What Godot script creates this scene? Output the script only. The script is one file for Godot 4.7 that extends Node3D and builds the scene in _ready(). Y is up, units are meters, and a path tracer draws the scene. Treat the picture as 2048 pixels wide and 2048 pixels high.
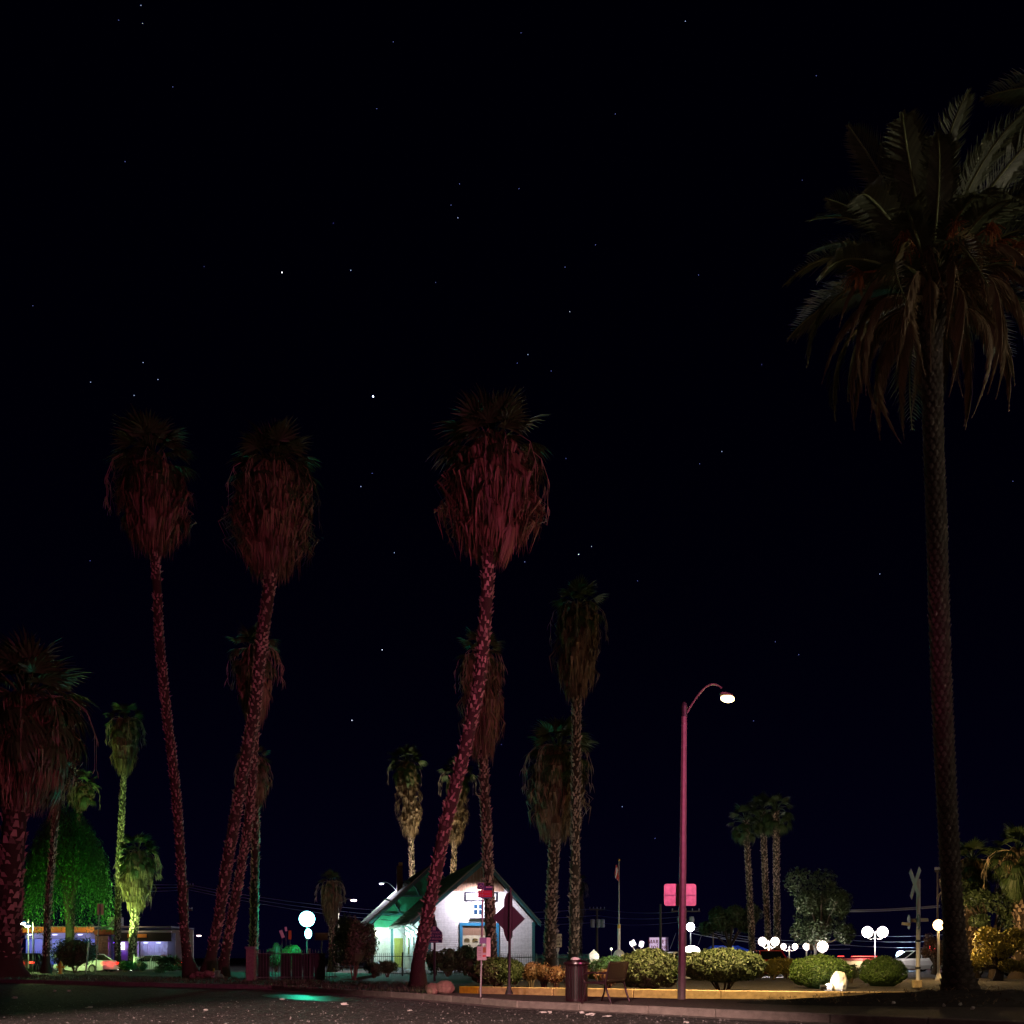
extends Node3D
# Night street corner with palms, a lit railway depot and a plaza of globe lamps.

const F := 2048.0      # focal length, in pixels of the photograph
const CX := 1024.0
const HY := 1915.0     # row of the horizon
const EYE := 1.1       # camera height in metres

var rng := RandomNumberGenerator.new()
var used := {}
var mats := {}
var texs := {}

# ------------------------------------------------------------------ mesh builder
class MB:
	var v := PackedVector3Array()
	var n := PackedVector3Array()
	var c := PackedColorArray()
	var col := Color.WHITE
	func tri(a: Vector3, b: Vector3, d: Vector3) -> void:
		var k := (b - a).cross(d - a).normalized()
		v.append(a); v.append(d); v.append(b)
		for i in 3:
			n.append(k); c.append(col)
	func quad(a: Vector3, b: Vector3, d: Vector3, e: Vector3) -> void:
		tri(a, b, d); tri(a, d, e)
	func qout(a: Vector3, b: Vector3, d: Vector3, e: Vector3, mid: Vector3) -> void:
		if (b - a).cross(d - a).dot((a + b + d + e) * 0.25 - mid) < 0.0:
			quad(a, e, d, b)
		else:
			quad(a, b, d, e)
	func tout(a: Vector3, b: Vector3, d: Vector3, mid: Vector3) -> void:
		if (b - a).cross(d - a).dot((a + b + d) / 3.0 - mid) < 0.0:
			tri(a, d, b)
		else:
			tri(a, b, d)
	func tri_n(a: Vector3, b: Vector3, d: Vector3, na: Vector3, nb: Vector3, nd: Vector3) -> void:
		if (b - a).cross(d - a).dot(na + nb + nd) < 0.0:
			v.append(a); v.append(b); v.append(d)
			n.append(na); n.append(nb); n.append(nd)
		else:
			v.append(a); v.append(d); v.append(b)
			n.append(na); n.append(nd); n.append(nb)
		for i in 3:
			c.append(col)
	func box(at: Vector3, size: Vector3, bas := Basis.IDENTITY, ch := 0.0) -> void:
		var h := size * 0.5
		ch = minf(ch, minf(h.x, minf(h.y, h.z)) * 0.8)
		var p := func(ax: int, s: Vector3) -> Vector3:
			var e := h - Vector3(ch, ch, ch)
			e[ax] = h[ax]
			return at + bas * (e * s)
		for ax in 3:
			var b1 := (ax + 1) % 3
			var b2 := (ax + 2) % 3
			for s in [-1.0, 1.0]:
				var q: Array[Vector3] = []
				for w in [[-1.0, -1.0], [1.0, -1.0], [1.0, 1.0], [-1.0, 1.0]]:
					var sv := Vector3.ZERO
					sv[ax] = s; sv[b1] = w[0]; sv[b2] = w[1]
					q.append(p.call(ax, sv))
				qout(q[0], q[1], q[2], q[3], at)
			if ch > 0.0:
				for s1 in [-1.0, 1.0]:
					for s2 in [-1.0, 1.0]:
						var lo := Vector3.ZERO
						lo[b1] = s1; lo[b2] = s2; lo[ax] = -1.0
						var hi := lo
						hi[ax] = 1.0
						qout(p.call(b1, lo), p.call(b2, lo), p.call(b2, hi), p.call(b1, hi), at)
		if ch > 0.0:
			for sx in [-1.0, 1.0]:
				for sy in [-1.0, 1.0]:
					for sz in [-1.0, 1.0]:
						var s3 := Vector3(sx, sy, sz)
						tout(p.call(0, s3), p.call(1, s3), p.call(2, s3), at)
	func tube(pts: Array, rad: Array, sides := 8, caps := true) -> void:
		var rings: Array = []
		var nor: Array = []
		var t0: Vector3 = (pts[1] - pts[0]).normalized()
		var x := t0.cross(Vector3(0.13, 0.2, 1).normalized()).normalized()
		for i in pts.size():
			var t: Vector3 = (pts[mini(i + 1, pts.size() - 1)] - pts[maxi(i - 1, 0)]).normalized()
			x = (x - t * x.dot(t)).normalized()
			var y := t.cross(x)
			var ring := PackedVector3Array()
			var nr := PackedVector3Array()
			for k in sides:
				var a := TAU * k / sides
				var dirv := x * cos(a) + y * sin(a)
				ring.append(pts[i] + dirv * float(rad[mini(i, rad.size() - 1)]))
				nr.append(dirv)
			rings.append(ring); nor.append(nr)
		for i in pts.size() - 1:
			for k in sides:
				var k2 := (k + 1) % sides
				tri_n(rings[i][k], rings[i][k2], rings[i + 1][k2], nor[i][k], nor[i][k2], nor[i + 1][k2])
				tri_n(rings[i][k], rings[i + 1][k2], rings[i + 1][k], nor[i][k], nor[i + 1][k2], nor[i + 1][k])
		if caps:
			for k in range(1, sides - 1):
				tout(rings[0][0], rings[0][k], rings[0][k + 1], pts[1])
				var e := pts.size() - 1
				tout(rings[e][0], rings[e][k], rings[e][k + 1], pts[e - 1])
	func lathe(prof: Array, at := Vector3.ZERO, sides := 16, bas := Basis.IDENTITY) -> void:
		for i in prof.size() - 1:
			var a: Vector2 = prof[i]
			var b: Vector2 = prof[i + 1]
			var sl := Vector2(b.y - a.y, a.x - b.x).normalized()
			for k in sides:
				var p := TAU * k / sides
				var q := TAU * (k + 1) / sides
				var d1 := Vector3(cos(p), 0, sin(p))
				var d2 := Vector3(cos(q), 0, sin(q))
				var n1 := bas * (d1 * sl.x + Vector3(0, sl.y, 0))
				var n2 := bas * (d2 * sl.x + Vector3(0, sl.y, 0))
				var p1 := at + bas * (d1 * a.x + Vector3(0, a.y, 0))
				var p2 := at + bas * (d2 * a.x + Vector3(0, a.y, 0))
				var p3 := at + bas * (d2 * b.x + Vector3(0, b.y, 0))
				var p4 := at + bas * (d1 * b.x + Vector3(0, b.y, 0))
				tri_n(p1, p3, p2, n1, n2, n2)
				tri_n(p1, p4, p3, n1, n1, n2)
	func ball(at: Vector3, r: Vector3, sides := 14, rows := 8, wob := 0.0, rg: RandomNumberGenerator = null) -> void:
		var grid: Array = []
		for i in rows + 1:
			var row := PackedVector3Array()
			var ph := PI * i / rows
			for k in sides:
				var a := TAU * k / sides
				var w := 1.0 + (rg.randf_range(-wob, wob) if rg else 0.0)
				row.append(Vector3(sin(ph) * cos(a), cos(ph), sin(ph) * sin(a)) * (w if i > 0 and i < rows else 1.0))
			grid.append(row)
		for i in rows:
			for k in sides:
				var k2 := (k + 1) % sides
				var q := [grid[i][k], grid[i + 1][k], grid[i + 1][k2], grid[i][k2]]
				if wob > 0.0:
					qout(at + q[0] * r, at + q[1] * r, at + q[2] * r, at + q[3] * r, at)
				else:
					var m: Array = []
					for e in q:
						m.append((e / r).normalized())
					tri_n(at + q[0] * r, at + q[2] * r, at + q[1] * r, m[0], m[2], m[1])
					tri_n(at + q[0] * r, at + q[3] * r, at + q[2] * r, m[0], m[3], m[2])
	# a polygon in the xy plane pushed out along z
	func prism(poly: Array, z0: float, z1: float, xf := Transform3D.IDENTITY) -> void:
		var pv := PackedVector2Array()
		for p in poly:
			pv.append(p)
		var mid := Vector3.ZERO
		for p in poly:
			mid += Vector3(p.x, p.y, (z0 + z1) * 0.5)
		mid = xf * (mid / poly.size())
		var ids := Geometry2D.triangulate_polygon(pv)
		for i in range(0, ids.size(), 3):
			for z in [z0, z1]:
				var a := xf * Vector3(pv[ids[i]].x, pv[ids[i]].y, z)
				var b := xf * Vector3(pv[ids[i + 1]].x, pv[ids[i + 1]].y, z)
				var d := xf * Vector3(pv[ids[i + 2]].x, pv[ids[i + 2]].y, z)
				var want: Vector3 = xf.basis * Vector3(0, 0, 1.0 if (z == z1) == (z1 > z0) else -1.0)
				if (b - a).cross(d - a).dot(want) < 0.0:
					tri(a, d, b)
				else:
					tri(a, b, d)
		var cw := Geometry2D.is_polygon_clockwise(pv)
		for i in pv.size():
			var a2 := pv[i]
			var b2 := pv[(i + 1) % pv.size()]
			var out2 := Vector2(b2.y - a2.y, a2.x - b2.x) * (-1.0 if cw else 1.0)
			var want2: Vector3 = xf.basis * Vector3(out2.x, out2.y, 0)
			var p0 := xf * Vector3(a2.x, a2.y, z0)
			var p1 := xf * Vector3(b2.x, b2.y, z0)
			var p2 := xf * Vector3(b2.x, b2.y, z1)
			var p3 := xf * Vector3(a2.x, a2.y, z1)
			if (p1 - p0).cross(p2 - p0).dot(want2) < 0.0:
				quad(p0, p3, p2, p1)
			else:
				quad(p0, p1, p2, p3)
	func add(o: MB, xf: Transform3D, tint := Color.WHITE) -> void:
		var s := v.size()
		v.append_array(xf * o.v)
		var nb := Transform3D(xf.basis.orthonormalized(), Vector3.ZERO)
		n.append_array(nb * o.n)
		if tint == Color.WHITE:
			c.append_array(o.c)
		else:
			for q in o.c:
				c.append(q * tint)
		assert(v.size() == s + o.v.size())
	func mesh() -> ArrayMesh:
		var a := []
		a.resize(Mesh.ARRAY_MAX)
		a[Mesh.ARRAY_VERTEX] = v
		a[Mesh.ARRAY_NORMAL] = n
		a[Mesh.ARRAY_COLOR] = c
		var m := ArrayMesh.new()
		m.add_surface_from_arrays(Mesh.PRIMITIVE_TRIANGLES, a)
		return m

# ------------------------------------------------------------------ placing and naming
func P(px: float, py: float, d: float) -> Vector3:
	return Vector3((px - CX) / F * d, EYE + (HY - py) / F * d, -d)

func G(px: float, d: float, y := 0.0) -> Vector3:
	return Vector3((px - CX) / F * d, y, -d)

func called(parent: Node, nm: String) -> String:
	var key := str(parent.get_instance_id()) + nm
	var k: int = used.get(key, 0)
	used[key] = k + 1
	return nm if k == 0 else "%s_%03d" % [nm, k]

func tag(o: Node, label: String, category: String, group := "", kind := "") -> Node:
	if label: o.set_meta("label", label)
	if category: o.set_meta("category", category)
	if group: o.set_meta("group", group)
	if kind: o.set_meta("kind", kind)
	return o

func thing(nm: String, label: String, category: String, at := Vector3.ZERO, turn := 0.0, group := "") -> Node3D:
	var o := Node3D.new()
	o.name = called(self, nm)
	add_child(o)
	o.position = at
	o.rotation.y = turn
	tag(o, label, category, group)
	return o

func put(b: MB, nm: String, m: Material, parent: Node = self, at := Vector3.ZERO, kind := "") -> MeshInstance3D:
	return putm(b.mesh(), nm, m, parent, Transform3D(Basis.IDENTITY, at), kind)

func putm(ms: Mesh, nm: String, m: Material, parent: Node, xf := Transform3D.IDENTITY, kind := "") -> MeshInstance3D:
	var o := MeshInstance3D.new()
	o.name = called(parent, nm)
	o.mesh = ms
	o.material_override = m
	parent.add_child(o)
	o.transform = xf
	if kind: o.set_meta("kind", kind)
	return o

func structure(b: MB, nm: String, m: Material) -> MeshInstance3D:
	return put(b, nm, m, self, Vector3.ZERO, "structure")

func text(s: String, size: float, m: Material, parent: Node, at: Vector3, turn := 0.0, nm := "lettering", depth := 0.01) -> MeshInstance3D:
	var t := TextMesh.new()
	t.text = s
	var f := SystemFont.new()
	f.font_names = PackedStringArray(["Droid Sans"])
	f.font_weight = 700
	t.font = f
	t.font_size = 32
	t.pixel_size = size / 24.0
	t.depth = depth
	return putm(t, nm, m, parent, Transform3D(Basis(Vector3.UP, turn), at))

# ------------------------------------------------------------------ textures and materials
func noise_tex(key: String, freq: float, lo: float, hi: float, sd: int, fine := 0.0, warm := 0.0) -> ImageTexture:
	if texs.has(key): return texs[key]
	var nz := FastNoiseLite.new()
	nz.seed = sd
	nz.frequency = freq
	nz.fractal_octaves = 4
	var s := 512
	var im := nz.get_seamless_image(s, s)
	im.convert(Image.FORMAT_L8)
	var src := im.get_data()
	var r := RandomNumberGenerator.new()
	r.seed = sd
	var outb := PackedByteArray()
	outb.resize(s * s * 3)
	for i in s * s:
		var q := lerpf(lo, hi, src[i] / 255.0)
		if fine > 0.0:
			var e := r.randf()
			q *= 1.0 + (e * e * e * 2.0 - 0.5) * fine
		q = clampf(q, 0.0, 1.0)
		outb[i * 3] = int(255 * q)
		outb[i * 3 + 1] = int(255 * q * (1.0 - warm * 0.5))
		outb[i * 3 + 2] = int(255 * q * (1.0 - warm))
	var img := Image.create_from_data(s, s, false, Image.FORMAT_RGB8, outb)
	texs[key] = ImageTexture.create_from_image(img)
	return texs[key]

func bump_tex(key: String, freq: float, sd: int, strength: float, cellular := false) -> ImageTexture:
	if texs.has(key): return texs[key]
	var nz := FastNoiseLite.new()
	nz.seed = sd
	nz.frequency = freq
	nz.fractal_octaves = 3
	if cellular: nz.noise_type = FastNoiseLite.TYPE_CELLULAR
	var im := nz.get_seamless_image(512, 512)
	im.convert(Image.FORMAT_RGBA8)
	im.bump_map_to_normal_map(strength)
	texs[key] = ImageTexture.create_from_image(im)
	return texs[key]

func M(key: String, r := 0.5, g := 0.5, b := 0.5, rough := 0.8, metal := 0.0, tex := "", sc := 1.0, bump := "", bs := 1.0) -> StandardMaterial3D:
	if mats.has(key): return mats[key]
	var m := StandardMaterial3D.new()
	m.albedo_color = Color(r, g, b).linear_to_srgb()
	m.roughness = rough
	m.metallic = metal
	m.vertex_color_use_as_albedo = true
	if tex:
		m.albedo_texture = texs[tex]
	if bump:
		m.normal_enabled = true
		m.normal_texture = texs[bump]
		m.normal_scale = bs
	if tex or bump:
		m.uv1_triplanar = true
		m.uv1_world_triplanar = true
		m.uv1_scale = Vector3(sc, sc, sc)
	mats[key] = m
	return m

func glow(key: String, c: Color, e: float) -> StandardMaterial3D:
	if mats.has(key): return mats[key]
	var m := StandardMaterial3D.new()
	m.albedo_color = Color(0.7, 0.7, 0.7)
	m.emission_enabled = true
	m.emission = c
	m.emission_energy_multiplier = e
	m.roughness = 0.5
	mats[key] = m
	return m

func leafm(key: String, r: float, g: float, b: float, back := 0.3) -> StandardMaterial3D:
	var m := M(key, r, g, b, 0.55)
	m.backlight_enabled = back > 0.0
	m.backlight = Color(r * back * 2, g * back * 2, b * back * 2).linear_to_srgb()
	return m

func omni(parent: Node, at: Vector3, c: Color, e: float, size := 0.15) -> void:
	var l := OmniLight3D.new()
	l.name = called(parent, "light")
	l.light_color = c
	l.light_energy = e
	l.light_size = size
	l.omni_range = 80.0
	l.omni_attenuation = 2.0
	l.shadow_enabled = true
	parent.add_child(l)
	l.position = at

func spot(parent: Node, at: Vector3, aim: Vector3, c: Color, e: float, angle: float, soft := 0.6, size := 0.15) -> void:
	var l := SpotLight3D.new()
	l.name = called(parent, "light")
	l.light_color = c
	l.light_energy = e
	l.light_size = size
	l.spot_range = 90.0
	l.spot_attenuation = 2.0
	l.spot_angle = angle
	l.spot_angle_attenuation = soft
	l.shadow_enabled = true
	parent.add_child(l)
	l.position = at
	l.basis = Basis.looking_at(aim - at, Vector3.UP if absf((aim - at).normalized().y) < 0.99 else Vector3.RIGHT)

# ------------------------------------------------------------------ palms
func tint(a: float, b: float) -> Color:
	return Color(0.7, 0.7, 0.7) * rng.randf_range(a, b)

var fan_live: Array = []      # fan leaves one unit long, along +x
var fan_dead: Array = []
var feather: Array = []       # feather leaves one unit long, along +x

func make_fan(dead: bool, droop: float, blades: int) -> MB:
	var b := MB.new()
	var hub := Vector3(0.5, 0.06 if not dead else 0.0, 0)
	b.col = Color(0.95, 0.9, 0.7) if not dead else Color(0.7, 0.7, 0.7)
	b.tube([Vector3.ZERO, Vector3(0.27, 0.06, 0), hub], [0.02, 0.014, 0.009], 4, false)
	var span := 1.45 if not dead else 0.5
	for i in blades:
		var f := (i + 0.5) / blades * 2.0 - 1.0
		var a := f * span
		var len := (0.52 - 0.16 * absf(f)) * rng.randf_range(0.88, 1.08)
		var dirv := Vector3(cos(a), 0, sin(a))
		var side := Vector3(-sin(a), 0.35 * (1 if i % 2 == 0 else -1), cos(a)).normalized()
		var w := 0.023 if not dead else 0.017
		b.col = tint(0.8, 1.2)
		var sag := func(t: float) -> Vector3:
			return hub + dirv * len * t * (1.0 - droop * 0.35 * t) + Vector3(0, -droop * len * t * t * 0.9 - absf(f) * 0.05 * t, 0)
		var m0: Vector3 = sag.call(0.4)
		var m1: Vector3 = sag.call(0.72)
		var m2: Vector3 = sag.call(1.0) + Vector3(0, -0.05 * rng.randf(), 0)
		b.quad(hub - side * 0.006, m0 - side * w, m0 + side * w, hub + side * 0.006)
		b.quad(m0 - side * w, m1 - side * w * 0.7, m1 + side * w * 0.7, m0 + side * w)
		b.tri(m1 - side * w * 0.7, m2, m1 + side * w * 0.7)
	return b

func make_feather(arch: float, leaflets: int, dead: bool) -> MB:
	var b := MB.new()
	var pts: Array = []
	for i in 11:
		var t := i / 10.0
		if dead:
			pts.append(Vector3(0.8 * sin(t * 1.45), 0.12 * sin(t * 2.6) - arch * 0.5 * pow(t, 2.6), 0))
		else:
			pts.append(Vector3(t * (1.0 - arch * 0.28 * t * t), 0.10 * sin(t * 2.2) - arch * 0.62 * t * t * t, 0))
	b.col = Color(1, 0.95, 0.8) if not dead else Color(0.7, 0.7, 0.7)
	b.tube(pts, [0.017, 0.015, 0.013, 0.011, 0.01, 0.009, 0.008, 0.007, 0.006, 0.005, 0.004], 4, false)
	for i in leaflets:
		var t := 0.13 + 0.87 * (i + 0.5) / leaflets
		var k := t * 10.0
		var i0 := mini(int(k), 9)
		var at: Vector3 = pts[i0].lerp(pts[i0 + 1], k - i0)
		var ax: Vector3 = (pts[i0 + 1] - pts[i0]).normalized()
		var len := 0.19 * pow(sin(clampf(t * 1.06, 0, 1) * PI), 0.55) * rng.randf_range(0.85, 1.1) + 0.03
		for s in [-1.0, 1.0]:
			var up := 0.28 if not dead else -0.7
			var dirv := (ax * (0.75 + 0.5 * t) + Vector3(0, up + rng.randf_range(-0.12, 0.12), 0) + Vector3(0, 0, s * (1.0 if not dead else 0.45))).normalized()
			var side := dirv.cross(Vector3(0, 1, 0.3 * s)).normalized() * 0.0075
			b.col = tint(0.75, 1.2) * (0.55 if not dead else 1.0)
			var mid := at + dirv * len * 0.55
			var tip := at + dirv * len + Vector3(0, -0.35 * len * rng.randf_range(0.2, 0.9), 0)
			b.quad(at - side * 0.5, mid - side, mid + side, at + side * 0.5)
			b.tri(mid - side, tip, mid + side)
	return b

func make_leaves() -> void:
	for k in 4:
		fan_live.append(make_fan(false, [0.25, 0.5, 0.8, 1.05][k], 17))
	for k in 3:
		fan_dead.append(make_fan(true, [0.9, 1.2, 1.5][k], 13))
	for k in 4:
		feather.append(make_feather([0.08, 0.28, 0.5, 0.85][k], 46, false))
	feather.append(make_feather(1.7, 50, true))

var live_mesh: Array = []
var dead_mesh: Array = []

func trunk_at(pts: Array, t: float) -> Vector3:
	# along the polyline by share of its length
	var total := 0.0
	for i in pts.size() - 1:
		total += pts[i].distance_to(pts[i + 1])
	var go := t * total
	for i in pts.size() - 1:
		var l: float = pts[i].distance_to(pts[i + 1])
		if go <= l or i == pts.size() - 2:
			return pts[i].lerp(pts[i + 1], go / l)
		go -= l
	return pts[-1]

# A fan palm whose trunk follows the picture points `way` (base first) at distance d.
# o: r0, r1 trunk radii; cr crown radius; skirt its length; sw its half width; n fronds; near: each frond a node
func fan_palm(nm: String, label: String, group: String, way: Array, d: float, base_y: float, o: Dictionary) -> Node3D:
	var base := G(way[0][0], d, base_y)
	var root := thing(nm, label, "palm tree", base, 0.0, group)
	var pts: Array = [Vector3.ZERO]
	for i in range(1, way.size()):
		pts.append(P(way[i][0], way[i][1], d) - base)
	# smooth
	var cur := Curve3D.new()
	for i in pts.size():
		var tn: Vector3 = (pts[mini(i + 1, pts.size() - 1)] - pts[maxi(i - 1, 0)]) * 0.16
		cur.add_point(pts[i], -tn, tn)
	var fine: Array = []
	for i in 25:
		fine.append(cur.sample_baked(cur.get_baked_length() * i / 24.0))
	pts = fine
	var height: float = cur.get_baked_length()
	var r0: float = o.r0
	var r1: float = o.r1
	var cr: float = o.cr
	var sk: float = o.get("skirt", 2.0)
	var near: bool = o.get("near", false)
	var rads: Array = []
	for i in 25:
		var t := i / 24.0
		rads.append(lerpf(r0, r1, pow(t, 0.7)) + r0 * 0.9 * exp(-t * height * 2.2) * o.get("flare", 1.0))
	var b := MB.new()
	b.tube(pts, rads, 12)
	put(b, "trunk", mats.bark, root)
	# leaf bases left on the trunk
	b = MB.new()
	var top_t := 1.0 - (sk * 0.8) / height
	var low: float = o.get("boots_from", 0.06)
	var step: float = o.get("boot_step", 0.14)
	var rows := int((top_t - low) * height / step)
	var per: int = o.get("boot_per", 9)
	var bs: float = o.get("boot", 1.0)
	for i in rows:
		var t := low + (top_t - low) * i / rows
		if o.has("bare") and t > o.bare[0] and t < o.bare[1]:
			continue
		var p := trunk_at(pts, t)
		var ax := (trunk_at(pts, minf(t + 0.02, 1.0)) - trunk_at(pts, maxf(t - 0.02, 0.0))).normalized()
		var rr := lerpf(r0, r1, pow(t, 0.7))
		for k in per:
			if rng.randf() < 0.3: continue
			var a := TAU * (k + 0.5 * (i % 2) + rng.randf_range(-0.2, 0.2)) / per
			var u := ax.cross(Vector3(sin(a), 0, -cos(a))).normalized()
			var w := ax.cross(u)
			var wd := TAU * rr / per * rng.randf_range(0.22, 0.46)
			var up := rng.randf_range(0.10, 0.24) * bs
			var outw := rng.randf_range(0.03, 0.13) * bs * (1.8 if rng.randf() < 0.06 else 1.0)
			var q := p + u * rr * 0.97 + ax * rng.randf_range(-0.05, 0.05)
			var sk2 := w * rng.randf_range(-0.06, 0.06) * bs
			b.col = tint(0.3, 1.4)
			var q0 := q - w * wd
			var q1 := q + w * wd
			var q2 := q + ax * up + u * outw + w * wd * 0.45 + sk2
			var q3 := q + ax * up + u * outw - w * wd * 0.45 + sk2
			b.quad(q0, q1, q2, q3)
			b.tri(q1, q + ax * up * 0.8 + u * 0.002, q2)
			b.tri(q0, q3, q + ax * up * 0.8 + u * 0.002)
	put(b, "leaf_bases", mats.boot, root, Vector3.ZERO, "stuff")
	# crown
	var top: Vector3 = pts[-1]
	var n: int = o.get("n", 42)
	var lowest: float = o.get("low", -30.0)
	var crown: Node3D = null
	var cb := MB.new()
	if near:
		crown = Node3D.new()
		crown.name = "crown"
		root.add_child(crown)
		crown.position = top
	for i in n:
		var f := (i + 0.5) / n
		var el := deg_to_rad(lerpf(88.0, lowest, pow(f, 0.75)) + rng.randf_range(-7, 7))
		var az := i * 2.39996 + rng.randf_range(-0.3, 0.3)
		var L := cr * rng.randf_range(0.85, 1.08) * (0.9 if el > 1.2 else 1.0)
		var bas := Basis(Vector3.UP, az) * Basis(Vector3(0, 0, 1), el) * Basis(Vector3(1, 0, 0), rng.randf_range(-0.35, 0.35))
		var kind := clampi(int(f * 3.4 + rng.randf_range(-0.4, 0.6)), 0, 3)
		var xf := Transform3D(bas.scaled(Vector3(L, L, L)), Vector3(0, -0.5 * cr * f * f, 0))
		if near:
			putm(live_mesh[kind], "frond", mats.live, crown, xf)
		else:
			cb.add(fan_live[kind], Transform3D(xf.basis, xf.origin + top), Color.WHITE * rng.randf_range(0.75, 1.0))
	if not near:
		put(cb, "crown", mats.live, root)
	# dry leaves hanging under the crown
	if sk > 0.0:
		var sb := MB.new()
		var sw: float = o.get("sw", cr * 0.5)
		var nd: int = o.get("dry", 110)
		for i in nd:
			var f := (i + rng.randf()) / nd
			var az := i * 2.39996 + rng.randf_range(-0.3, 0.3)
			var prof: float = (0.8 + 0.32 * sin(f * 2.9)) * (1.0 if f < 0.7 else lerpf(1.0, o.get("taper", 0.55), (f - 0.7) / 0.3))
			var rad: float = maxf(sw * prof, r1 * 1.2) * rng.randf_range(0.45, 1.28)
			var hang := rng.randf_range(0.65, 1.15) * clampf(sk * 0.4, 0.7, 1.5)
			var t := clampf(1.0 - (sk - hang * 0.8) * f / height, 0.0, 1.0)
			var p := trunk_at(pts, t)
			var u := Vector3(cos(az), 0, sin(az))
			var w := Vector3(-sin(az), 0, cos(az))
			var tone := rng.randf_range(0.35, 1.4)
			var el2 := p + u * rad * 0.72 + Vector3(0, 0.05 + 0.2 * (1.0 - f), 0)
			sb.col = Color(0.8, 0.75, 0.65) * tone
			sb.quad(p - w * 0.015, el2 - w * 0.014, el2 + w * 0.014, p + w * 0.015)
			var nb := 7
			var fanw := rng.randf_range(0.14, 0.36)
			for k in nb:
				var g := (k + 0.5) / nb * 2.0 - 1.0
				var ww := (w * 0.034 + u * rng.randf_range(-0.03, 0.03)) * rng.randf_range(0.5, 1.3)
				sb.col = tint(0.6, 1.4) * tone
				var a0 := el2 + w * g * 0.05
				var a1 := el2 + u * rad * 0.34 * rng.randf_range(0.3, 1.3) + w * g * fanw + Vector3(0, -hang * 0.4, 0)
				var a2 := el2 + u * rad * rng.randf_range(-0.05, 0.35) + w * (g * fanw * 1.2 + rng.randf_range(-0.07, 0.07)) + Vector3(0, -hang * rng.randf_range(0.7, 1.15), 0)
				sb.quad(a0 - ww * 0.4, a1 - ww, a1 + ww, a0 + ww * 0.4)
				sb.tri(a1 - ww, a2, a1 + ww)
		put(sb, "dry_leaf_skirt", mats.dry, root, Vector3.ZERO, "stuff")
		# a few dead fans and flower stalks loose around the crown
		for i in int(o.get("loose", 10)):
			var az := rng.randf() * TAU
			var bas := Basis(Vector3.UP, az) * Basis(Vector3(0, 0, 1), deg_to_rad(rng.randf_range(-70, 0)))
			var L := cr * rng.randf_range(0.75, 1.05)
			var xf := Transform3D(bas.scaled(Vector3(L, L, L)), trunk_at(pts, 1.0 - pow(rng.randf(), 1.3) * sk * 0.55 / height))
			putm(dead_mesh[i % 3], "dry_frond", mats.dry, root, xf)
		var fb := MB.new()
		for i in int(o.get("stalks", 12)):
			var az := rng.randf() * TAU
			var u := Vector3(cos(az), 0, sin(az))
			var q: Array = []
			for k in 6:
				var t := k / 5.0
				q.append(top + u * cr * 0.85 * sin(t * 1.75) + Vector3(0, cr * (0.25 * sin(t * 2.4) - 1.0 * t * t), 0))
			fb.col = tint(0.8, 1.2)
			fb.tube(q, [0.022, 0.018, 0.016, 0.014, 0.012, 0.008], 4, false)
			for k in 9:
				var at: Vector3 = q[3 + k % 3]
				var e := at + u * rng.randf_range(-0.1, 0.15) + Vector3(rng.randf_range(-0.12, 0.12), -rng.randf_range(0.25, 0.6), rng.randf_range(-0.12, 0.12))
				fb.tube([at, at.lerp(e, 0.5) + u * 0.04, e], [0.012, 0.014, 0.006], 3, false)
		put(fb, "flower_stalks", mats.stalk, root, Vector3.ZERO, "stuff")
	return root

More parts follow.
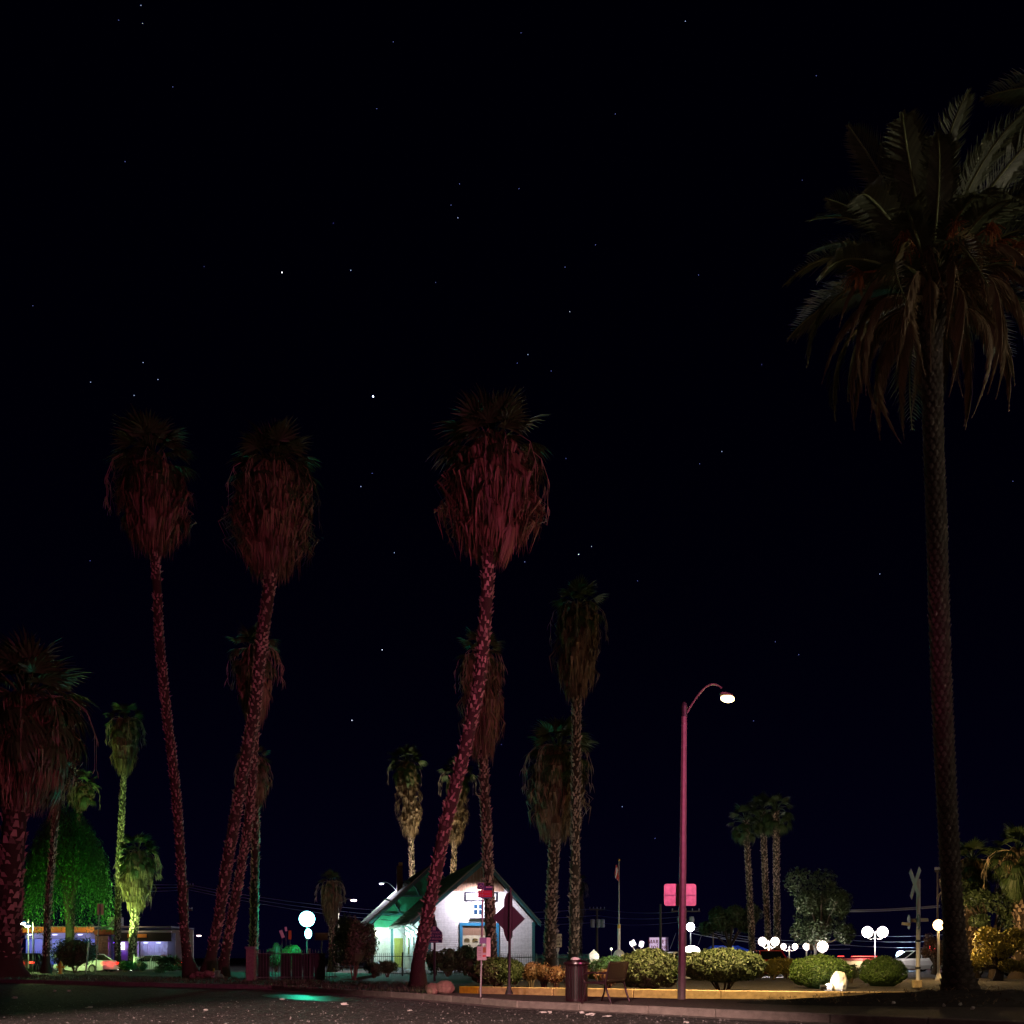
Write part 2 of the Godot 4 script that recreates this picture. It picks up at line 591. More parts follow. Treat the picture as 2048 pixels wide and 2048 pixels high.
func date_palm(label: String, way: Array, d: float, base_y: float, L: float, seen := true) -> Node3D:
	var base := G(way[0][0], d, base_y)
	var root := thing("date_palm", label, "palm tree", base)
	var pts: Array = [Vector3.ZERO]
	for i in range(1, way.size()):
		pts.append(P(way[i][0], way[i][1], d) - base)
	var fine: Array = []
	var rads: Array = []
	var cur := Curve3D.new()
	for i in pts.size():
		var tn: Vector3 = (pts[mini(i + 1, pts.size() - 1)] - pts[maxi(i - 1, 0)]) * 0.16
		cur.add_point(pts[i], -tn, tn)
	var h := cur.get_baked_length()
	for i in 41:
		var t := i / 40.0
		fine.append(cur.sample_baked(h * t))
		rads.append(0.2 + 0.24 * exp(-t * h * 1.7))
	var b := MB.new()
	b.tube(fine, rads, 20)
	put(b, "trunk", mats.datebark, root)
	b = MB.new()
	var rows := int(h / 0.13)
	for i in rows:
		var t := i / float(rows)
		var p := cur.sample_baked(h * t)
		var rr := 0.198 + 0.24 * exp(-t * h * 1.7)
		if t > 0.9: rr += 0.12 * (t - 0.9) * 10.0
		var per := 11
		for k in per:
			var a := TAU * (k + 0.5 * (i % 2) + rng.randf_range(-0.1, 0.1)) / per
			var u := Vector3(cos(a), 0, sin(a))
			var w := Vector3(-sin(a), 0, cos(a))
			var wd := TAU * rr / per * 0.46
			var o2 := rng.randf_range(0.025, 0.05) * (1.0 if t < 0.9 else 2.2)
			var q := p + u * rr * 0.98
			b.col = tint(0.6, 1.3)
			var l0 := q - w * wd + Vector3(0, 0.03, 0)
			var l1 := q + w * wd + Vector3(0, 0.03, 0)
			var bt := q + Vector3(0, -0.045, 0)
			var tp0 := q - w * wd * 0.5 + u * o2 + Vector3(0, 0.085, 0)
			var tp1 := q + w * wd * 0.5 + u * o2 + Vector3(0, 0.085, 0)
			b.tri(l0, bt, tp0); b.tri(bt, l1, tp1); b.tri(bt, tp1, tp0)
			b.tri(tp0, tp1, q + Vector3(0, 0.095, 0))
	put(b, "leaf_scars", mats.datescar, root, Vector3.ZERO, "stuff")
	var crown := Node3D.new()
	crown.name = "crown"
	root.add_child(crown)
	var top: Vector3 = fine[-1]
	crown.position = top
	var fm: Array = []
	for q in feather:
		fm.append(q.mesh())
	var n := 92
	for i in n:
		var f := (i + 0.5) / n
		var el := deg_to_rad((lerpf(76, -14, pow(f / 0.62, 0.8)) if f < 0.62 else lerpf(14, -30, (f - 0.62) / 0.38)) + rng.randf_range(-6, 6))
		var az := i * 2.39996 + rng.randf_range(-0.15, 0.15)
		var k := 0
		if f > 0.14: k = 1
		if f > 0.34: k = 2
		if f > 0.52: k = 3
		if f > 0.62: k = 4
		var s := L * rng.randf_range(0.88, 1.06) * (0.84 if el > 0.9 else (1.08 if k < 4 else 0.82))
		var bas := Basis(Vector3.UP, az) * Basis(Vector3(0, 0, 1), el) * Basis(Vector3(1, 0, 0), rng.randf_range(-0.5, 0.5) * (1.0 if k < 4 else 0.5))
		var at := Vector3(cos(az), 0, -sin(az)) * 0.18 + Vector3(0, 0.15 - 0.9 * f, 0)
		putm(fm[k], "frond" if k < 4 else "dry_frond", mats.feather if k < 4 else mats.dry, crown, Transform3D(bas.scaled(Vector3(s, s, s)), at))
	if seen:
		for i in 7:
			var az := [-0.5, -0.1, -2.3, -1.2, -1.7, -0.8, -2.8][i] as float
			var u := Vector3(cos(az), 0, -sin(az))
			var fb := MB.new()
			var s0 := u * 0.2 + Vector3(0, -0.2, 0)
			var s1 := s0 + u * (0.95 + 0.1 * i) + Vector3(0, 0.42 - 0.11 * i, 0)
			fb.tube([s0, s0.lerp(s1, 0.6) + Vector3(0, 0.1, 0), s1], [0.03, 0.022, 0.016], 5)
			for k in 46:
				var e := s1 + u * rng.randf_range(0.05, 0.42) + Vector3(rng.randf_range(-0.2, 0.2), -rng.randf_range(0.05, 0.5), rng.randf_range(-0.2, 0.2))
				fb.col = tint(0.6, 1.3)
				fb.tube([s1, s1.lerp(e, 0.55) + u * 0.07 + Vector3(0, 0.05, 0), e], [0.008, 0.009, 0.006], 3, false)
			put(fb, "fruit_stalk", mats.fruit, crown)
	return root

# ------------------------------------------------------------------ other plants
func leaf_cloud(b: MB, at: Vector3, r: Vector3, n: int, size: float, shell := 0.55, flat := false) -> void:
	for i in n:
		var dv := Vector3(rng.randfn(), rng.randfn(), rng.randfn()).normalized()
		var k := pow(rng.randf(), 0.33)
		k = lerpf(shell, 1.0, k)
		var p := at + dv * r * k
		var nn := (dv + Vector3(rng.randfn(), rng.randfn(), rng.randfn()) * 0.7).normalized()
		if flat: nn = (dv / r + Vector3(rng.randfn(), rng.randfn(), rng.randfn()) * 0.45).normalized()
		var s := nn.cross(Vector3(rng.randfn(), rng.randfn(), rng.randfn())).normalized() * size * rng.randf_range(0.6, 1.3)
		var t := nn.cross(s.normalized()) * s.length() * 0.5
		b.col = tint(0.6, 1.4)
		b.quad(p - s, p - t * 0.9, p + s, p + t * 0.9)

func bush(nm: String, label: String, cat: String, group: String, px: float, d: float, base_y: float, r: Vector3, mat: Material, n: int, size: float, lumps := 7, lift := 0.0, inner := 0.55) -> Node3D:
	var root := thing(nm, label, cat, G(px, d, base_y), 0.0, group)
	var st := MB.new()
	for i in 6:
		var a := TAU * i / 6.0 + rng.randf()
		st.tube([Vector3(cos(a) * 0.05, 0, sin(a) * 0.05), Vector3(cos(a) * r.x * 0.3, r.y * 0.8 + lift * 0.5, sin(a) * r.z * 0.3), Vector3(cos(a) * r.x * 0.6, r.y * 1.3 + lift, sin(a) * r.z * 0.6)], [0.035, 0.025, 0.012], 5)
	put(st, "stem", mats.twig, root)
	var hb := MB.new()
	hb.col = tint(1.0, 1.0)
	hb.ball(Vector3(0, r.y + lift, 0), r * Vector3(inner, inner * 1.1, inner), 14, 9, 0.08, rng)
	put(hb, "inner_foliage", mat, root)
	var b := MB.new()
	for i in lumps:
		var o := Vector3(rng.randf_range(-0.6, 0.6) * r.x, r.y * rng.randf_range(0.75, 1.25) + lift, rng.randf_range(-0.6, 0.6) * r.z)
		leaf_cloud(b, o, r * rng.randf_range(0.42, 0.62), n / lumps, size, 0.3)
	put(b, "foliage", mat, root, Vector3.ZERO, "stuff")
	return root

# a clipped domed hedge: shell of small leaves over a dark twiggy heart, rim undercut, bare stems below
func hedge(label: String, group: String, px: float, d: float, base_y: float, rx: float, rz: float, top: float, rim: float, mat: Material, n: int, size := 0.05, foot := 0.1, nm := "clipped_hedge") -> Node3D:
	var root := thing(nm, label, "hedge", G(px, d, base_y), 0.0, group)
	var st := MB.new()
	for i in 9:
		var a := TAU * i / 9.0 + rng.randf() * 0.5
		var rr := rng.randf_range(0.3, 0.75)
		st.tube([Vector3(cos(a) * 0.12 * rx, 0, sin(a) * 0.12 * rz), Vector3(cos(a) * rx * rr * 0.6, rim * 0.6, sin(a) * rz * rr * 0.6), Vector3(cos(a) * rx * rr, rim * 1.2, sin(a) * rz * rr)], [0.03, 0.022, 0.014], 5)
	put(st, "stem", mats.twig, root)
	var heart := MB.new()
	heart.col = tint(1.0, 1.0)
	heart.ball(Vector3(0, rim, 0), Vector3(rx * 0.84, (top - rim) * 0.86, rz * 0.84), 20, 10, 0.03, rng)
	heart.lathe([Vector2(0.0, foot + 0.12), Vector2(minf(rx, rz) * 0.55, foot + 0.1), Vector2(minf(rx, rz) * 0.8, rim)], Vector3.ZERO, 18)
	put(heart, "inner_foliage", mat, root)
	var b := MB.new()
	for i in n:
		var u := rng.randf() * TAU
		var y := rng.randf_range(-1.0, 1.0)
		var flatk := pow(1.0 - pow(absf(y), 2.6), 0.5) if y > 0.0 else 1.0 - 0.3 * y * y
		if y > 0.8: flatk *= sqrt(rng.randf())
		var bump := 1.0 + 0.04 * sin(u * 5.0 + y * 4.0) + 0.035 * sin(u * 11.0 - y * 7.0) + rng.randf_range(-0.09, 0.04)
		var p := Vector3(cos(u) * rx * flatk * bump, rim + y * (top - rim if y > 0 else rim - foot) * (bump if y > 0 else 1.0), sin(u) * rz * flatk * bump)
		var nn := Vector3(cos(u) / rx * flatk, y / (top - rim), sin(u) / rz * flatk).normalized()
		nn = (nn + Vector3(rng.randfn(), rng.randfn(), rng.randfn()) * 0.8).normalized()
		var s := nn.cross(Vector3(rng.randfn(), rng.randfn(), rng.randfn())).normalized() * size * rng.randf_range(0.6, 1.4)
		var t := nn.cross(s.normalized()) * s.length() * 0.42
		b.col = tint(0.4, 1.4)
		b.quad(p - s, p - t, p + s, p + t)
	put(b, "foliage", mat, root, Vector3.ZERO, "stuff")
	return root

func leaf_tree(nm: String, label: String, group: String, base: Vector3, h: float, r: Vector3, mat: Material, n: int, size: float, lumps: int) -> Node3D:
	var root := thing(nm, label, "tree", base, 0.0, group)
	var tb := MB.new()
	tb.tube([Vector3.ZERO, Vector3(0.1, h * 0.3, 0), Vector3(0, h * 0.62, 0)], [0.22, 0.16, 0.1], 8)
	var b := MB.new()
	for i in lumps:
		var a := TAU * i / lumps + rng.randf_range(-0.4, 0.4)
		var k := rng.randf_range(0.25, 0.85)
		var o := Vector3(cos(a) * r.x * k, h + r.y * rng.randf_range(-0.75, 0.8), sin(a) * r.z * k)
		tb.tube([Vector3(0.05, h * 0.45, 0), o * Vector3(0.5, 0.8, 0.5), o], [0.09, 0.05, 0.02], 5)
		leaf_cloud(b, o, r * rng.randf_range(0.26, 0.44), n / lumps, size, 0.15)
	put(tb, "trunk", mats.bark, root)
	put(b, "crown", mat, root, Vector3.ZERO, "stuff")
	return root

func weeping_tree(label: String, base: Vector3, h: float, r: float, mat: Material) -> void:
	var root := thing("pepper_tree", label, "tree", base)
	var tb := MB.new()
	tb.tube([Vector3.ZERO, Vector3(0.15, h * 0.25, 0), Vector3(-0.1, h * 0.5, 0.1), Vector3(0, h * 0.8, 0)], [0.34, 0.27, 0.2, 0.08], 10)
	var b := MB.new()
	for i in 620:
		var a := i * 2.39996
		var k := sqrt((i + 0.5) / 620.0)
		var start := Vector3(cos(a) * r * k * 0.92, h * (1.0 - 0.32 * k * k) + rng.randf_range(-0.5, 0.3), sin(a) * r * k * 0.92)
		if i % 23 == 0:
			tb.tube([Vector3(0, h * rng.randf_range(0.3, 0.55), 0), start * Vector3(0.5, 0.95, 0.5), start], [0.1, 0.06, 0.02], 5)
		var length := rng.randf_range(1.6, 3.4) + 2.4 * k
		length = minf(length, start.y - 2.2 - rng.randf_range(0, 1.0))
		var segs := int(length / 0.11)
		var sway := Vector3(rng.randf_range(-0.25, 0.25), 0, rng.randf_range(-0.25, 0.25)) + Vector3(cos(a), 0, sin(a)) * 0.3
		for s in segs:
			var t := s / float(segs)
			var p := start + Vector3(0, -length * t, 0) + sway * sin(t * 2.0) + Vector3(rng.randf_range(-0.12, 0.12), 0, rng.randf_range(-0.12, 0.12))
			b.col = tint(0.6, 1.35)
			var az := rng.randf() * TAU
			var dv := Vector3(cos(az) * 0.13, -0.14, sin(az) * 0.13)
			var sd := Vector3(-sin(az), 0.2, cos(az)) * 0.036
			b.quad(p, p + dv * 0.5 - sd, p + dv, p + dv * 0.5 + sd)
	put(tb, "trunk", mats.bark, root)
	put(b, "crown", mat, root, Vector3.ZERO, "stuff")

# ------------------------------------------------------------------ street things
func fence(label: String, a: Vector3, b: Vector3, h: float, gap: float, mat: Material, group := "", rails := [0.12, 0.9], posts := 2.4) -> Node3D:
	var root := thing("iron_fence", label, "fence", a, 0.0, group)
	var dv := b - a
	var len := dv.length()
	var turn := atan2(-dv.z, dv.x)
	root.rotation.y = turn
	var pm := MB.new()
	pm.box(Vector3(0, h * 0.5, 0), Vector3(0.02, h, 0.02), Basis.IDENTITY, 0.003)
	pm.tri(Vector3(-0.012, h, 0.01), Vector3(0.012, h, 0.01), Vector3(0, h + 0.05, 0))
	pm.tri(Vector3(0.012, h, -0.01), Vector3(-0.012, h, -0.01), Vector3(0, h + 0.05, 0))
	var ms := pm.mesh()
	for i in int(len / gap):
		putm(ms, "picket", mat, root, Transform3D(Basis.IDENTITY, Vector3((i + 0.5) * gap, 0.03, 0)))
	for r in rails:
		var rb := MB.new()
		rb.box(Vector3(len * 0.5, h * r, 0.018), Vector3(len, 0.035, 0.012), Basis.IDENTITY, 0.003)
		put(rb, "rail", mat, root)
	var pb := MB.new()
	pb.box(Vector3(0, h * 0.53, 0), Vector3(0.07, h * 1.06, 0.07), Basis.IDENTITY, 0.006)
	pb.box(Vector3(0, h * 1.07, 0), Vector3(0.09, 0.03, 0.09), Basis.IDENTITY, 0.006)
	var pmesh := pb.mesh()
	for i in int(len / posts) + 1:
		putm(pmesh, "post", mat, root, Transform3D(Basis.IDENTITY, Vector3(minf(i * posts, len), 0, -0.03)))
	return root

func globe_lamp(label: String, group: String, px: float, py: float, d: float, twin: float, r: float, e: float, c: Color, ge: float) -> void:
	var at := P(px, py, d)
	var root := thing("globe_lamp", label, "street lamp", Vector3(at.x, 0, at.z), 0.0, group)
	var y := at.y
	var b := MB.new()
	b.lathe([Vector2(0.16, 0), Vector2(0.16, 0.12), Vector2(0.1, 0.3), Vector2(0.055, 0.45), Vector2(0.045, y * 0.95), Vector2(0.07, y * 0.97), Vector2(0.0, y + 0.1 if twin > 0.0 else y * 0.97)], Vector3.ZERO, 12)
	put(b, "post", mats.whitepaint, root)
	var spots := [0.0] if twin <= 0.0 else [-twin * 0.5, twin * 0.5]
	if twin > 0.0:
		var ab := MB.new()
		ab.tube([Vector3(-twin * 0.5, y - r - 0.06, 0), Vector3(-twin * 0.25, y - r - 0.16, 0), Vector3(0, y - r + 0.02, 0), Vector3(twin * 0.25, y - r - 0.16, 0), Vector3(twin * 0.5, y - r - 0.06, 0)], [0.025], 6)
		put(ab, "arm", mats.whitepaint, root)
	for x in spots:
		var g := MB.new()
		g.lathe([Vector2(0.001, r * 1.05), Vector2(r * 0.5, r * 0.88), Vector2(r * 0.87, r * 0.5), Vector2(r, 0.05 * r), Vector2(r * 0.9, -0.45 * r), Vector2(r * 0.6, -0.85 * r), Vector2(r * 0.3, -r)], Vector3.ZERO, 18)
		put(g, "lamp_globe", glow("globe%.1f" % ge + c.to_html(), c, ge), root, Vector3(x, y, 0))
		omni(root, Vector3(x, y, 0) if r < 0.24 else Vector3(x, y, r + 0.08), c, e, 0.1)

func cobra_lamp(label: String, group: String, base: Vector3, top_y: float, head: Vector3, pr: float, mat: Material, c: Color, e: float, aim: Vector3, angle: float, lean := 0.0, blend := 0.5) -> Node3D:
	# head is given relative to the base
	var root := thing("street_lamp", label, "street lamp", base, 0.0, group)
	var b := MB.new()
	var bas := Basis.IDENTITY
	for i in 8:
		var a0 := TAU * (i + 0.5) / 8.0
		var a1 := TAU * (i + 1.5) / 8.0
		var f := func(a: float, y: float, r: float) -> Vector3:
			return Vector3(cos(a) * r + lean * y / top_y, y, sin(a) * r)
		b.quad(f.call(a0, 0.0, pr), f.call(a0, top_y, pr * 0.68), f.call(a1, top_y, pr * 0.68), f.call(a1, 0.0, pr))
	put(b, "pole", mat, root)
	b = MB.new()
	var tp := Vector3(lean, top_y, 0)
	b.lathe([Vector2(pr * 0.76, -0.02), Vector2(pr * 0.76, 0.22), Vector2(pr * 0.5, 0.3), Vector2(0.001, 0.33)], tp, 8)
	put(b, "pole_cap", mats.darkpaint, root)
	b = MB.new()
	var q: Array = []
	var s := tp + Vector3(signf(head.x) * pr * 0.5, 0.05, 0)
	var flat := Vector3(head.x - s.x, 0, head.z - s.z)
	for i in 13:
		var t := i / 12.0
		var rise := (head.y + 0.05 - s.y)
		q.append(s + flat * (t * 0.86) + Vector3(0, rise * 1.1 * sin(t * 1.75) / sin(1.75) * (1.0), 0))
	b.tube(q, [0.024], 7)
	put(b, "arm", mat, root)
	var hd := flat.normalized()
	var hb := Basis(hd, Vector3.UP, hd.cross(Vector3.UP))
	b = MB.new()
	b.ball(Vector3.ZERO, Vector3(0.34, 0.06, 0.14), 16, 8)
	var hn := putm(b.mesh(), "lamp_housing", mat, root, Transform3D(hb, head + Vector3(0, 0.035, 0)))
	b = MB.new()
	b.ball(Vector3.ZERO, Vector3(0.25, 0.085, 0.15), 16, 8)
	putm(b.mesh(), "lamp_lens", glow("lens" + c.to_html(), c, 14.0), root, Transform3D(hb, head + hd * 0.05 + Vector3(0, -0.03, 0)))
	spot(root, head + hd * 0.05 + Vector3(0, -0.17, 0), aim - base, c, e, angle, blend, 0.12)
	return root

func car(nm: String, label: String, at: Vector3, turn: float, paint: Material, tall := 1.0, tail_on := false, head_on := false, group := "") -> Node3D:
	var root := thing(nm, label, "car", at, turn, group)
	# length along x, nose at +x
	var prof := [[-2.2, 0.42, 0.62], [-2.18, 0.32, 0.86], [-2.05, 0.26, 1.0], [-1.5, 0.24, 1.03], [-0.9, 0.22, 0.98], [0.6, 0.22, 0.95], [1.1, 0.23, 0.93], [1.9, 0.27, 0.76], [2.15, 0.32, 0.66], [2.22, 0.42, 0.52]]
	var b := MB.new()
	var ring := func(i: int) -> Array:
		var q: Array = prof[i]
		var w := 0.86 - 0.12 * pow(absf(q[0]) / 2.2, 4.0)
		var y0: float = q[1]
		var y1: float = q[2] * tall
		return [Vector3(q[0], y0, -w * 0.92), Vector3(q[0], lerpf(y0, y1, 0.35), -w), Vector3(q[0], lerpf(y0, y1, 0.8), -w * 0.96), Vector3(q[0], y1, -w * 0.8), Vector3(q[0], y1, w * 0.8), Vector3(q[0], lerpf(y0, y1, 0.8), w * 0.96), Vector3(q[0], lerpf(y0, y1, 0.35), w), Vector3(q[0], y0, w * 0.92)]
	for i in prof.size() - 1:
		var a: Array = ring.call(i)
		var c: Array = ring.call(i + 1)
		for k in 8:
			var k2 := (k + 1) % 8
			b.qout(a[k], a[k2], c[k2], c[k], Vector3((prof[i][0] + prof[i + 1][0]) * 0.5, 0.6, 0))
	for e in [0, prof.size() - 1]:
		var a: Array = ring.call(e)
		for k in range(1, 7):
			b.tout(a[0], a[k], a[k + 1], Vector3(0, 0.6, 0))
	put(b, "body", paint, root)
	# cabin: roof skin over glass
	var y0 := 0.93 * tall
	var y1 := 1.44 * tall
	var lo := [Vector3(-1.75, y0, 0.70), Vector3(1.0, y0, 0.72)]
	var hi := [Vector3(-1.05, y1, 0.56), Vector3(0.15, y1, 0.57)]
	var g := MB.new()
	for s in [-1.0, 1.0]:
		var f := Vector3(1, 1, s)
		g.qout(lo[0] * f, lo[1] * f, hi[1] * f, hi[0] * f, Vector3(0, 1.1, 0))
	g.qout(lo[0], lo[0] * Vector3(1, 1, -1), hi[0] * Vector3(1, 1, -1), hi[0], Vector3(0, 1.1, 0))
	g.qout(lo[1], lo[1] * Vector3(1, 1, -1), hi[1] * Vector3(1, 1, -1), hi[1], Vector3(0, 1.1, 0))
	put(g, "window_glass", mats.carglass, root)
	var rf := MB.new()
	rf.box(Vector3(-0.45, y1 + 0.01, 0), Vector3(1.26, 0.07, 1.16), Basis.IDENTITY, 0.03)
	for s in [-1.0, 1.0]:
		var f := Vector3(1, 1, s)
		rf.tube([lo[0] * f, hi[0] * f], [0.045], 5)
		rf.tube([lo[1] * f, hi[1] * f], [0.035], 5)
		rf.tube([Vector3(-0.35, y0, 0.715) * f, Vector3(-0.42, y1, 0.57) * f], [0.035], 5)
	put(rf, "roof", paint, root)
	for x in [-1.35, 1.4]:
		for s in [-1.0, 1.0]:
			var w := MB.new()
			var wb := Basis(Vector3(1, 0, 0), PI * 0.5)
			w.lathe([Vector2(0.2, -0.1), Vector2(0.31, -0.1), Vector2(0.33, -0.06), Vector2(0.33, 0.06), Vector2(0.31, 0.1), Vector2(0.2, 0.1)], Vector3(x, 0.33, s * 0.76), 18, wb)
			var wn := put(w, "wheel", mats.rubber, root)
			var rm := MB.new()
			rm.lathe([Vector2(0.001, 0.07), Vector2(0.19, 0.09), Vector2(0.21, 0.06), Vector2(0.21, -0.06), Vector2(0.19, -0.09), Vector2(0.001, -0.07)], Vector3(x, 0.33, s * 0.77), 10, wb)
			put(rm, "rim", mats.alloy, wn)
	for s in [-1.0, 1.0]:
		var tl := MB.new()
		tl.box(Vector3(-2.13, 0.78 * tall, s * 0.6), Vector3(0.14, 0.16, 0.34), Basis.IDENTITY, 0.03)
		put(tl, "tail_light", mats.tailon if tail_on else mats.tailoff, root)
		var hl := MB.new()
		hl.box(Vector3(2.1, 0.62 * tall, s * 0.58), Vector3(0.16, 0.13, 0.32), Basis.IDENTITY, 0.03)
		put(hl, "head_light", mats.headon if head_on else mats.headoff, root)
	if tail_on:
		omni(root, Vector3(-2.45, 0.75, 0), Color(1, 0.12, 0.08), 0.35, 0.1)
	if head_on:
		omni(root, Vector3(2.5, 0.62, 0), Color(1, 0.95, 0.9), 3.0, 0.1)
	return root

func bench() -> void:
	var at := G(1214, 21.6, 0.15)
	var root := thing("park_bench", "dark slatted metal bench with curved armrests beside the trash can", "bench", at, deg_to_rad(-24))
	# sitter faces -x here; length along z
	var m: Material = mats.maroon
	for z in [-0.62, 0.62]:
		var b := MB.new()
		b.tube([Vector3(0.30, 0, z), Vector3(0.22, 0.22, z), Vector3(0.17, 0.42, z), Vector3(0.27, 0.86, z)], [0.022], 6)
		put(b, "leg", m, root)
		b = MB.new()
		b.tube([Vector3(-0.34, 0, z), Vector3(-0.27, 0.2, z), Vector3(-0.26, 0.42, z)], [0.022], 6)
		put(b, "leg", m, root)
		b = MB.new()
		b.tube([Vector3(0.2, 0.62, z), Vector3(-0.1, 0.64, z), Vector3(-0.26, 0.62, z), Vector3(-0.32, 0.54, z), Vector3(-0.27, 0.42, z)], [0.02], 6)
		put(b, "armrest", m, root)
		b = MB.new()
		b.tube([Vector3(0.18, 0.42, z), Vector3(-0.27, 0.43, z)], [0.02], 6)
		put(b, "seat_rail", m, root)
	for i in 2:
		var b := MB.new()
		b.tube([Vector3(0.19 + 0.08 * i, 0.48 + 0.37 * i, -0.62), Vector3(0.19 + 0.08 * i, 0.48 + 0.37 * i, 0.62)], [0.018], 6)
		put(b, "back_rail", m, root)
	# straps run up the back and across the seat
	var sl := MB.new()
	sl.box(Vector3.ZERO, Vector3(0.008, 0.38, 0.034), Basis(Vector3(0, 0, 1), -0.21), 0.002)
	var sm := sl.mesh()
	var s2 := MB.new()
	s2.box(Vector3.ZERO, Vector3(0.46, 0.008, 0.034), Basis.IDENTITY, 0.002)
	var sm2 := s2.mesh()
	for i in 25:
		var z := -0.585 + 1.17 * i / 24.0
		putm(sm, "back_slat", m, root, Transform3D(Basis.IDENTITY, Vector3(0.23, 0.665, z)))
		putm(sm2, "seat_slat", m, root, Transform3D(Basis.IDENTITY, Vector3(-0.045, 0.448, z)))

func trash_can() -> void:
	var root := thing("trash_can", "round dark maroon slatted metal trash can with flared lid beside the bench", "trash can", G(1153, 22.3, 0.15))
	var m: Material = mats.maroon
	var b := MB.new()
	b.lathe([Vector2(0.0, 0.06), Vector2(0.205, 0.06), Vector2(0.215, 0.74), Vector2(0.19, 0.74)], Vector3.ZERO, 24)
	put(b, "liner", mats.black, root)
	b = MB.new()
	b.lathe([Vector2(0.2, 0.0), Vector2(0.245, 0.0), Vector2(0.245, 0.05), Vector2(0.2, 0.05)], Vector3.ZERO, 24)
	put(b, "base_ring", m, root)
	b = MB.new()
	b.lathe([Vector2(0.2, 0.78), Vector2(0.262, 0.78), Vector2(0.29, 0.81), Vector2(0.285, 0.845), Vector2(0.2, 0.87), Vector2(0.13, 0.9), Vector2(0.12, 0.87)], Vector3.ZERO, 24)
	put(b, "lid", m, root)
	var s := MB.new()
	s.box(Vector3(0.238, 0.41, 0), Vector3(0.012, 0.76, 0.036), Basis.IDENTITY, 0.004)
	var sm := s.mesh()
	for i in 26:
		putm(sm, "slat", m, root, Transform3D(Basis(Vector3.UP, TAU * i / 26.0), Vector3.ZERO))
	var paper := MB.new()
	paper.ball(Vector3(-0.03, 0.9, 0.03), Vector3(0.1, 0.06, 0.09), 9, 5, 0.25, rng)
	tag(put(paper, "crumpled_paper", mats.paper, self, root.position), "pale crumpled paper heaped on the trash can lid", "litter")

func sign_panel(parent: Node, nm: String, m: Material, at: Vector3, w: float, h: float, t := 0.006, turn := 0.0, corner := 0.03) -> MeshInstance3D:
	var poly: Array = []
	for q in [[1, 1, 0.0], [-1, 1, 90.0], [-1, -1, 180.0], [1, -1, 270.0]]:
		for k in 4:
			var a := deg_to_rad(q[2] + 30.0 * k)
			poly.append(Vector2(q[0] * (w * 0.5 - corner) + cos(a) * corner, q[1] * (h * 0.5 - corner) + sin(a) * corner))
	var b := MB.new()
	b.prism(poly, -t * 0.5, t * 0.5)
	return putm(b.mesh(), nm, m, parent, Transform3D(Basis(Vector3.UP, turn), at))

func utility_pole(label: String, px: float, d: float, top_py: float, arms: Array, tall_r := 0.13) -> Node3D:
	var base := G(px, d)
	var h := P(px, top_py, d).y
	var root := thing("utility_pole", label, "utility pole", base)
	var b := MB.new()
	b.tube([Vector3.ZERO, Vector3(0, h, 0)], [tall_r, tall_r * 0.7], 10)
	put(b, "pole", mats.polewood, root)
	for a in arms:
		b = MB.new()
		b.box(Vector3(0, h - a[0], 0.1), Vector3(a[1], 0.12, 0.09), Basis.IDENTITY, 0.01)
		put(b, "crossarm", mats.polewood, root)
		for i in 5:
			var x: float = a[1] * (i / 4.0 - 0.5) * 0.92
			var ib := MB.new()
			ib.lathe([Vector2(0.02, 0), Vector2(0.06, 0.06), Vector2(0.04, 0.1), Vector2(0.06, 0.15), Vector2(0.0, 0.22)], Vector3(x, h - a[0] + 0.06, 0.1), 8)
			put(ib, "insulator", mats.ceramic, root)
	return root

func transformer(parent: Node3D, at: Vector3) -> void:
	var b := MB.new()
	b.lathe([Vector2(0.0, -0.4), Vector2(0.2, -0.38), Vector2(0.22, 0.3), Vector2(0.2, 0.38), Vector2(0.0, 0.42)], at, 12)
	put(b, "transformer", mats.ceramic, parent)

func wire(label: String, a: Vector3, b: Vector3, sag: float, r := 0.022) -> void:
	var q: Array = []
	for i in 13:
		var t := i / 12.0
		q.append(a.lerp(b, t) - a + Vector3(0, -4.0 * sag * t * (1.0 - t), 0))
	var m := MB.new()
	m.tube(q, [r], 5, false)
	var o := put(m, "power_line", mats.cable, self, a)
	tag(o, label, "power line", "power lines across the lot")

# ------------------------------------------------------------------ buildings
func slab(b: MB, a: Vector3, c: Vector3, z0: float, z1: float, th: float) -> void:
	# a roof plane from ridge a to eave c (xy), pushed along z
	var dv := Vector2(c.x - a.x, c.y - a.y)
	var nn := Vector2(-dv.y, dv.x).normalized()
	if nn.y < 0: nn = -nn
	b.prism([Vector2(a.x, a.y), Vector2(c.x, c.y), Vector2(c.x, c.y) + nn * th, Vector2(a.x, a.y) + nn * th], z0, z1)

